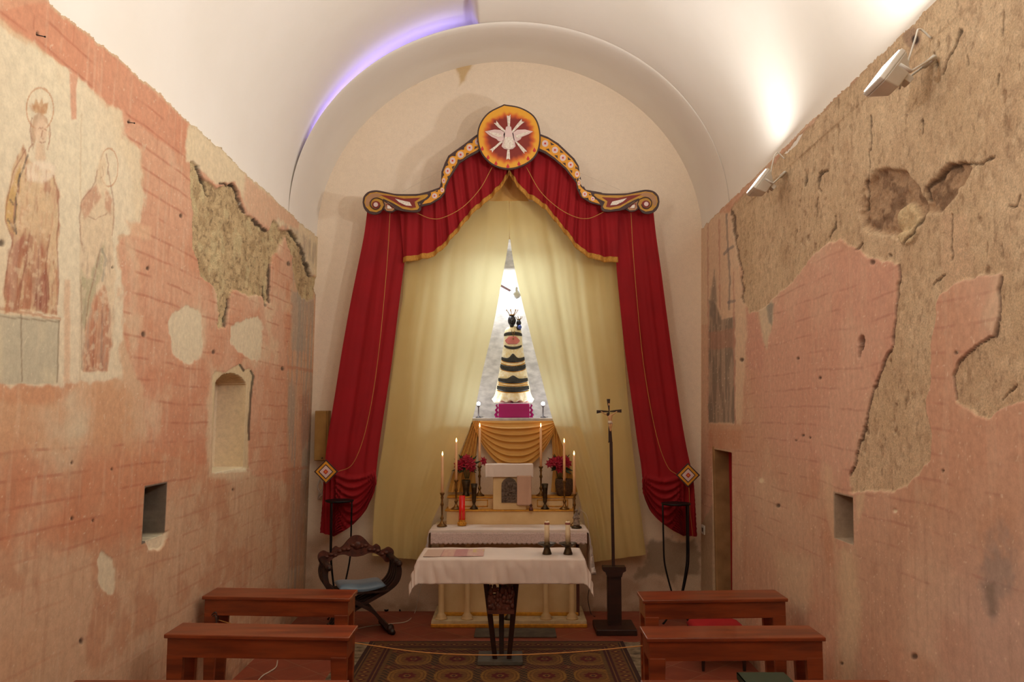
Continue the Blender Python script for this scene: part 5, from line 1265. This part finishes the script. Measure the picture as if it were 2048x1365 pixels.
bk = [(-.40,.67),(-.34,.66),(-.30,.70),(-.22,.755),(-.14,.765),(-.08,.745),(-.0,.735),(.08,.745),(.14,.765),(.22,.755),(.30,.70),(.34,.66),(.40,.67),(.43,.74),(.42,.79),(.37,.82),(.32,.80),(.28,.79),(.27,.83),(.23,.86),(.19,.84),(.15,.86),(.10,.915),(.05,.955),(0,.965),(-.05,.955),(-.10,.915),(-.15,.86),(-.19,.84),(-.23,.86),(-.27,.83),(-.28,.79),(-.32,.80),(-.37,.82),(-.42,.79),(-.43,.74)]
mb = MB(); mb.prism(smooth_poly(bk+[bk[0]], 3)[:-1], lambda a, b: tuple(W(a*.93, .30, b)), lambda a, b: tuple(W(a*.93, .262, b)))
for k in range(15): a_ = (k-7)*.045; mb.ball(W(a_, .258, .80+.05*math.cos(a_*9)+.015*math.sin(k*2.3)), .02, 8, (1.3, .6, .8))
mb.ball(W(0, .256, .86), .04, 10, (1.2, .5, 1)); obj('carved_back', mb, 'carvewood', ch, label='carved back rail with a peaked crest')
obj('seat_board', MB().hexa([W(-.26,-.22,.425), W(.26,-.22,.425), W(.26,.24,.425), W(-.26,.24,.425)], [W(-.26,-.22,.445), W(.26,-.22,.445), W(.26,.24,.445), W(-.26,.24,.445)]), 'darkwood', ch)
rows = []
for i in range(16):
    v = -1+2*i/15; rows.append([W(.235*u, -.0+.22*v, .447+.07*max(0,(1-u**4))**.6*max(0,(1-v**4))**.6+.045*(abs(u)**2)) for u in np.linspace(-1, 1, 24)])
cu_ = MB().grid(rows); rows2 = [[W(.25*u, .22*(-1+2*i/15), .445) for u in np.linspace(-1, 1, 24)] for i in range(16)]
tag(obj('seat_cushion', cu_, 'satin', solid=.004), 'blue grey satin cushion on the carved armchair', 'cushion')

# ------------------------------------------------------------------ pews
BZ = .80
def pew(xf0, xf1, yf, dep, lab, xb0=None, xb1=None, tilt=0, skew=0):
    xc = (xf0+xf1)/2; t = thing('wooden_kneeler_pew', (xc, yf+dep/2, 0), lab, 'pew', 'varnished wooden kneeler pews')
    xf = lambda x, y: y + skew*(x-xc)
    def hx(x0, y0, z0, x1, y1, z1): return ([(x0, xf(x0,y0), z0), (x1, xf(x1,y0), z0), (x1, xf(x1,y1), z0), (x0, xf(x0,y1), z0)], [(x0, xf(x0,y0), z1), (x1, xf(x1,y0), z1), (x1, xf(x1,y1), z1), (x0, xf(x0,y1), z1)])
    obj('top_board', MB().hexa(*hx(xf0, yf, BZ-.022, xf1, yf+dep, BZ)), 'pew', t, bevel=.005)
    i = .015
    obj('front_rail', MB().hexa(*hx(xf0+i, yf+.015, BZ-.125, xf1-i, yf+.04, BZ-.022)), 'pew', t, bevel=.002)
    obj('back_rail', MB().hexa(*hx(xf0+i, yf+dep-.04, BZ-.125, xf1-i, yf+dep-.015, BZ-.022)), 'pew', t, bevel=.002)
    for x in (xf0+i, xf1-i-.022):
        obj('end_rail', MB().hexa(*hx(x, yf+.04, BZ-.125, x+.022, yf+dep-.04, BZ-.022)), 'pew', t)
    for x, s in ((xf0+i, 1), (xf1-i, -1)):
        for y in (yf+.012, yf+dep-.058):
            w0, w1 = .088, .052
            a = sorted([x, x+s*w1]); b = sorted([x, x+s*w0])
            obj('leg', MB().hexa([(a[0]+s*.008, xf(x,y+.004), 0), (a[1]+s*.008, xf(x,y+.004), 0), (a[1]+s*.008, xf(x,y+.04), 0), (a[0]+s*.008, xf(x,y+.04), 0)], [(b[0], xf(x,y), BZ-.11), (b[1], xf(x,y), BZ-.11), (b[1], xf(x,y+.044), BZ-.11), (b[0], xf(x,y+.044), BZ-.11)]), 'pew', t, bevel=.003)
    return t
pew(-2.045, -1.055, 5.54, .28, 'wooden kneeler pew at the left, nearest the armchair', skew=-.07)
pew(-1.90, -.875, 4.60, .26, 'wooden kneeler pew at the left, second from the altar', skew=-.06)
pew(-1.975, -.735, 3.60, .26, 'wooden kneeler pew at the lower left edge of the picture')
pew(.845, 1.80, 5.48, .28, 'wooden kneeler pew at the right, nearest the crucifix', skew=.06)
pew(.722, 1.69, 4.56, .26, 'wooden kneeler pew at the right, second from the altar', skew=.02)
pew(.58, 1.70, 3.60, .26, 'wooden kneeler pew at the lower right, carrying the green book')
a = PZ(1477, 1354, BZ+.03); bk_ = thing('green_book', (1.24, 3.78, BZ), 'dark green book lying on the lower right pew', 'book')
bx0, bx1 = P(1477,1354,3.84).x, P(1572,1354,3.84).x
obj('cover', MB().box((bx0, 3.70, BZ+.001), (bx1, 3.87, BZ+.005)).box((bx0, 3.70, BZ+.026), (bx1, 3.87, BZ+.030)).box((bx0, 3.70, BZ+.001), (bx0+.004, 3.87, BZ+.03)), 'greenbook', bk_)
obj('pages', MB().box((bx0+.004, 3.705, BZ+.005), (bx1-.006, 3.865, BZ+.026)), 'paper', bk_)
# stool with red cushion
sx0, sx1 = 1.44, 1.86
stl = thing('low_stool', ((sx0+sx1)/2, 6.8, 0), 'low stool with thin dark legs behind the right pews', 'stool')
obj('seat_frame', MB().box((sx0+.01, 6.60, .24), (sx1-.01, 7.02, .275)), 'darkwood', stl)
for x in (sx0+.03, sx1-.07):
    for y in (6.62, 6.97): obj('leg', MB().hexa([(x+.012,y+.012,0),(x+.03,y+.012,0),(x+.03,y+.03,0),(x+.012,y+.03,0)], [(x,y,.25),(x+.04,y,.25),(x+.04,y+.04,.25),(x,y+.04,.25)]), 'darkwood', stl)
rows = []
for i in range(14):
    v = -1+2*i/13; rows.append([((sx0+sx1)/2+(sx1-sx0)/2*u, 6.81+.215*v, .278+.05*((1-u**6)*(1-v**6))**.5) for u in np.linspace(-1, 1, 20)])
tag(obj('red_cushion', MB().grid(rows), 'redcushion', solid=.006), 'flat red velvet cushion on the low stool behind the right pews', 'cushion')

# ------------------------------------------------------------------ carpet
def carpet_col(X, Y):
    x0, x1, y1 = -1.245, .975, 7.46
    d = np.minimum(np.minimum(X-x0, x1-X), y1-Y); base = np.ones((len(X), 3))*lin((96, 50, 26))
    nz1 = fbm(X*40, Y*40, 5, 3)
    def mx(m, c): 
        m_ = np.clip(m, 0, 1)[:, None]; base[:] = base*(1-m_)+lin(c)*m_
    mx((d < .055), (66, 34, 26)); mx((d > .03) & (d < .04), (150, 110, 60)); mx((d > .055) & (d < .16), (126, 84, 40))
    al = np.where(d == y1-Y, X, Y)
    mx((d > .06) & (d < .155) & (abs(((al*11) % 1)-.5)*2 + abs(d-.107)/.05 < .9), (96, 30, 26)); mx((d > .06) & (d < .155) & (abs(((al*11) % 1)-.5)*2 + abs(d-.107)/.05 < .4), (176, 130, 60))
    mx((d > .16) & (d < .215), (78, 28, 26)); mx((d > .18) & (d < .19), (150, 104, 54)); mx((d > .215) & (d < .245), (118, 84, 42))
    inn = d > .245
    fx_ = ((X+.09)/.355+.5) % 1 - .5; fy_ = ((Y-6.93)/.43+.5) % 1 - .5
    q = (abs(fx_*.355/.145)**2.6 + abs(fy_*.43/.165)**2.6)**(1/2.6)
    mx(inn & (q < 1.02), (166, 120, 50)); mx(inn & (q < .9), (120, 78, 36)); mx(inn & (q < .84) & (q > .7), (156, 108, 48)); mx(inn & (q < .66), (136, 90, 42))
    q2 = abs(fx_*.355/.07)+abs(fy_*.43/.085); lob = np.hypot(fx_*.355/.066, fy_*.43/.07)*(1+.12*np.cos(8*np.arctan2(fy_*.43, fx_*.355)))
    mx(inn & (lob < 1), (108, 26, 24)); mx(inn & (lob < .42), (166, 118, 60)); mx(inn & (lob < .25), (80, 24, 24))
    mx(inn & (q > 1.02) & (abs(abs(fx_)-.5)*.355 < .028), (70, 52, 36)); mx(inn & (q > 1.02) & (abs(abs(fy_)-.5)*.43 < .02), (96, 38, 30))
    e = np.hypot((abs(fx_)-.5)*.355, (abs(fy_)-.5)*.43); mx(inn & (e < .045), (104, 30, 28)); mx(inn & (e < .018), (160, 112, 60))
    mx(inn & (q > 1.02) & (((X*60).astype(int)+(Y*50).astype(int)) % 3 == 0), (140, 96, 48))
    base *= .62*(.75+.5*nz1)[:, None]; return base
xs = np.linspace(-1.245, .975, 300); ys = np.linspace(5.86, 7.46, 260)
mb = MB(); mb.grid([[(x, y, .010) for x in xs] for y in ys], smooth=False)
M['carpet'] = vmat('woven_carpet', .95)
co_ = obj('patterned_carpet', mb, 'carpet'); XX, YY = np.meshgrid(xs, ys)
at = co_.data.color_attributes.new('Col', 'FLOAT_COLOR', 'POINT'); cc = carpet_col(XX.ravel(), YY.ravel()); at.data.foreach_set('color', np.concatenate([cc, np.ones((len(cc), 1))], 1).astype(np.float32).ravel())
md = co_.modifiers.new('s', 'SOLIDIFY'); md.thickness = .008; md.offset = -1
tag(co_, 'patterned brown and crimson carpet with medallions before the altar', 'carpet')
M['underlay'] = mat('grey_speckled_underlay', (150, 132, 104), .9, (84, 70, 52), scale=14, bump=.3, bscale=60)
tag(obj('carpet_underlay', MB().box((-1.41, 5.86, .0005), (1.13, 7.46, .0015)), 'underlay'), 'greyish speckled underlay showing at the carpet sides', 'mat')
tag(obj('stone_step_plate', MB().box((-.34, 7.60, .0005), (.40, 7.90, .012)), 'stone', bevel=.003), 'flat grey stone plate in front of the altar slab', 'slab')

# ------------------------------------------------------------------ small things on and near the end wall
a = P(631, 822, 8.5); b = P(653, 922, 8.5)
t = thing('wall_cabinet', ((a.x+b.x)/2+.01, 8.52, b.z), 'narrow brass coloured metal box on the wall left of the red drape', 'box')
obj('casing', MB().box((a.x+.004, 8.47, b.z), (b.x+.018, 8.59, a.z)), 'boxgold', t, bevel=.004); obj('cover_panel', MB().box((a.x+.006, 8.455, b.z+.006), (b.x, 8.47, a.z-.006)), 'boxgold', t, bevel=.003)
kx = P(644, 917, 8.45); obj('keyhole', MB().ball((kx.x, 8.455, kx.z), .008, 8, (1, .3, 1)), 'iron', t)
pts = [P(640, 955, 8.53), P(634, 975, 8.52), P(642, 990, 8.50), P(646, 975, 8.51), P(638, 985, 8.50), P(635, 1000, 8.53), P(644, 978, 8.48), P(640, 960, 8.50), P(648, 984, 8.50), P(638, 996, 8.51)]
tag(obj('cable_bundle', MB().tube(smooth_poly([tuple(p+Vector((0,.03,0))) for p in pts]+[(P(640,1000,8.59).x, 8.6, P(640,1000,8.59).z)], 6), .007, 8), 'lampwhite'), 'coiled pale cables hanging below the metal box', 'cable')
sk = P(1409, 1060, 8.1)
o = PX(1408, 1060, 1.94); t = thing('wall_socket', (1.935, o.y, o.z-.04), 'small white wall socket left of the doorway', 'socket')
obj('socket_plate', MB().box((1.925, o.y-.06, o.z-.045), (1.945, o.y+.06, o.z+.045)), 'lampwhite', t, bevel=.004); obj('socket_hole', MB().box((1.922, o.y-.02, o.z-.02), (1.926, o.y+.02, o.z+.02)), 'darkcable', t)
# doorway: sandstone jamb and a red curtain beyond
d0 = PX(1427, 1000, 1.945); d1 = PX(1475, 1000, 1.955)
struct(obj('door_1', MB().box((1.950, d0.y-.03, 0), (2.42, d0.y+.035, PX(1427, 897, 1.96).z+.02)), 'jamb', bevel=.01))
mb = MB(); rows = []
dh = PX(1470, 903, 1.98).z
for i in range(40):
    t_ = i/39; rows.append([(2.085+.012*math.sin(q*34+t_*1.5)+.006*math.sin(q*71), d1.y+(d0.y-d1.y)*q-.02, dh*(1-t_)+.03*t_) for q in np.linspace(0, 1, 80)])
tag(obj('door_curtain', mb.grid(rows), 'redcloth'), 'dark red curtain hanging inside the side doorway', 'curtain')
# rope across the sanctuary
r0 = P(433, 1240, 5.60); r1 = P(690, 1284, 5.55); r2 = P(1002, 1311, 5.5); r3 = P(1290, 1292, 5.5)
rp = thing('barrier_rope', (0, 5.5, r2.z), 'thin yellowish rope strung between the two front pews across the carpet', 'rope')
pts = [(r0.x, 5.60, r0.z), (P(520,1262,5.6).x, 5.6, P(520,1262,5.6).z), tuple(r1), tuple(P(850, 1306, 5.5)), tuple(r2), tuple(P(1150, 1305, 5.5)), tuple(r3)]
obj('strand', MB().tube(smooth_poly(pts, 8), .0034, 6), 'cord', rp)
kb = MB(); kb.tube(smooth_poly([tuple(Vector(pts[0])+Vector(d)) for d in ((-.06,0,.0),(-.03,-.01,.03),(.0,-.02,.05),(.01,0,0),(-.02,.01,-.04),(-.04,0,0),(0,-.02,.03),(.01,-.02,-.06))], 5), .005, 6); obj('knot', kb, 'darkcable', rp)
# cables on the floor
def floorcable(pts, r, m, lab): return tag(obj('floor_cable', MB().tube(smooth_poly([tuple(p) for p in pts], 8), r, 6), m), lab, 'cable')
fz_ = .006
floorcable([PZ(555,1322,fz_), PZ(552,1335,fz_), PZ(540,1344,fz_), PZ(526,1352,fz_), PZ(515,1364,fz_), PZ(505,1380,fz_)], .005, 'cable', 'white cable curving over the tiles behind the second left pew')
floorcable([PZ(700,1262,fz_), PZ(740,1253,fz_), PZ(785,1248,fz_), PZ(815,1243,fz_), PZ(830,1225,fz_), P(838,1190,8.5), P(845,1160,8.5)], .004, 'cable', 'pale cable running from the armchair up the wall behind the altar')
floorcable([P(1178,1180,8.5), P(1176,1200,8.45), PZ(1182,1228,fz_), PZ(1190,1234,fz_)], .004, 'darkcable', 'thin dark cable dropping to the floor right of the altar')
floorcable([P(1160,1020,8.47), P(1172,1030,8.40), P(1177,1050,8.38), P(1178,1090,8.40), P(1182,1130,8.45)], .003, 'cable', 'pale loop of cable at the right end of the altar steps')
tag(obj('bent_iron_strip', MB().tube(smooth_poly([tuple(PZ(x, y, .012)) for x, y in ((764,1216),(772,1222),(780,1219),(795,1216),(800,1222))], 5), .009, 6), 'iron'), 'bent dark iron strip on the floor by the wall behind the armchair', 'metal strip')
# nails left in the plaster
for i, (px, py, lb) in enumerate(((75, 69, 'rusty nail in the pink band at the upper left of the left wall'), (258, 244, 'rusty nail in the left wall beside the cream field corner'))):
    o = PX(px, py, -2.05); tag(obj('iron_nail', MB().tube([(o.x-.01, o.y, o.z), (o.x+.015, o.y+.03, o.z+.004)], .0022, 6).ball((o.x+.015, o.y+.03, o.z+.004), .0042, 8), 'iron'), lb, 'nail')

# ------------------------------------------------------------------ flood lamps on the right wall
def flood(px, py, Y, lab, power, wallx=1.98, xyz=None, side=1):
    if xyz: c = Vector(xyz)
    else:
        c = P(px, py, Y)
    n = Vector((-.79*side, .03, .61)).normalized(); u = Vector((0, 1, 0)); u = (u-n*u.dot(n)).normalized(); v = n.cross(u)*side
    t = thing('flood_lamp', c, lab, 'lamp', 'wall flood lamps'); w = .088
    Q = lambda a, b, d: c+u*a+v*b+n*d
    mb = MB(); rim = [(-w*1.15, -w), (w*1.15, -w), (w*1.15, w), (-w*1.15, w)]
    mb.hexa([Q(a*.55, b*.55, -.105) for a, b in rim], [Q(a, b, -.03) for a, b in rim]); mb.hexa([Q(a, b, -.03) for a, b in rim], [Q(a, b, -.004) for a, b in rim])
    obj('housing', mb, 'lampwhite', t, bevel=.006)
    obj('glass', MB().hexa([Q(a*.9, b*.88, -.004) for a, b in rim], [Q(a*.9, b*.88, .0) for a, b in rim]), 'lampglass', t, label='glowing glass')
    wx = wallx*side; zc = c.z+.02
    b1 = Q(.125, 0, -.04); b2 = Vector((wx, c.y+.06, zc+.03)); m2 = MB()
    m2.tube([b1, Q(.13, 0, -.10), b2], .012, 6, sq=.5); m2.tube([Q(-.125, 0, -.04), Q(-.13, 0, -.10), b2+Vector((0, -.10, 0))], .012, 6, sq=.5); m2.tube([b2+Vector((0,-.1,0)), b2], .014, 6)
    obj('bracket', m2, 'lampwhite', t)
    obj('junction_box', MB().hexa([Q(-.03, -.05, -.105), Q(.03, -.05, -.105), Q(.03, -.015, -.105), Q(-.03, -.015, -.105)], [Q(-.03, -.05, -.14), Q(.03, -.05, -.14), Q(.03, -.015, -.14), Q(-.03, -.015, -.14)]), 'lampwhite', t, bevel=.004)
    cb = MB().tube(smooth_poly([tuple(Q(.0, .02, -.12)), (wx-.08*side, c.y-.02, c.z+.14), (wx-.03*side, c.y+.03, c.z+.22), (wx+.02*side, c.y+.02, c.z+.17)], 6), .005, 6); obj('supply_cable', cb, 'lampwhite', t)
    L_ = bpy.data.lights.new('flood_light', 'AREA'); L_.shape = 'RECTANGLE'; L_.size = .19; L_.size_y = .16; L_.energy = power; L_.color = FLOODCOL
    lo = bpy.data.objects.new('flood_light', L_); COL.objects.link(lo); lo.location = c+n*.008; lo.rotation_euler = n.to_track_quat('-Z', 'Y').to_euler()
    return t
FLOODCOL = (1.0, .975, .925)
KP = .71
flood(1762, 142, 3.78, 'white flood lamp high on the right wall, the larger nearer one', 70*KP)
flood(1512, 362, 5.90, 'white flood lamp on the right wall, the smaller farther one', 36*KP)
flood(0, 0, 0, 'white flood lamp on the right wall beside the viewer', 70*KP, xyz=(1.74, 1.5, 3.65))
flood(0, 0, 0, 'white flood lamp on the left wall beside the viewer', 70*KP, wallx=2.05, xyz=(-1.80, 1.5, 3.65), side=-1)
# violet strip hidden above the rim of the lower arch
pts = [(VC+(VA+.004)*math.cos(t), 7.73, VZ+1.884*math.sin(t)) for t in np.linspace(1.765, 2.72, 50)]
tag(obj('hidden_strip_light', MB().tube(pts, .006, 6), 'led'), 'violet strip light hidden behind the arch rim at the left of the vault', 'lamp')
def area(name, loc, target, size, energy, color, sy=None):
    L_ = bpy.data.lights.new(name, 'AREA'); L_.size = size
    if sy: L_.shape = 'RECTANGLE'; L_.size_y = sy
    L_.energy = energy; L_.color = color; o = bpy.data.objects.new(name, L_); COL.objects.link(o); o.location = loc
    o.rotation_euler = (Vector(target)-Vector(loc)).to_track_quat('-Z', 'Y').to_euler(); return o
def point(name, loc, energy, color, r=.03):
    L_ = bpy.data.lights.new(name, 'POINT'); L_.energy = energy; L_.color = color; L_.shadow_soft_size = r; o = bpy.data.objects.new(name, L_); COL.objects.link(o); o.location = loc; return o
# shrine lighting (cool)
point('shrine_bulb_left', (P(957,808,8.82).x, 8.79, P(957,808,8.82).z+.03), 3.2, (.86, .92, 1.0))
point('shrine_bulb_right', (P(1086,808,8.82).x, 8.79, P(1086,808,8.82).z+.03), 3.2, (.86, .92, 1.0))
area('shrine_top_light', (NX, 8.98, 3.66), (NX, 8.92, 2.2), .3, 10, (.90, .95, 1.0), .1)
point('shrine_tube', (P(1000, 600, 8.88).x, 8.86, P(1000, 604, 8.88).z), 3.5, (.9, .95, 1.0), .04)
# ------------------------------------------------------------------ world, camera
w = bpy.data.worlds.new('chapel_world'); sc.world = w; w.use_nodes = True
w.node_tree.nodes['Background'].inputs[0].default_value = (*lin((150, 130, 110)), 1); w.node_tree.nodes['Background'].inputs[1].default_value = .15
cam = bpy.data.cameras.new('camera'); co = bpy.data.objects.new('camera', cam); COL.objects.link(co); sc.camera = co
cam.sensor_width = 36; cam.lens = 36*F/2048; co.location = (0, 0, HC); co.rotation_euler = (PI/2+PITCH, 0, 0); cam.clip_start = .05
sc.view_settings.view_transform = 'Standard'; sc.view_settings.look = 'None'; sc.view_settings.gamma = 1; sc.view_settings.exposure = 0.0
sc.cycles.max_bounces = 10; sc.cycles.diffuse_bounces = 7; sc.cycles.transmission_bounces = 6
sc.cycles.use_denoising = True
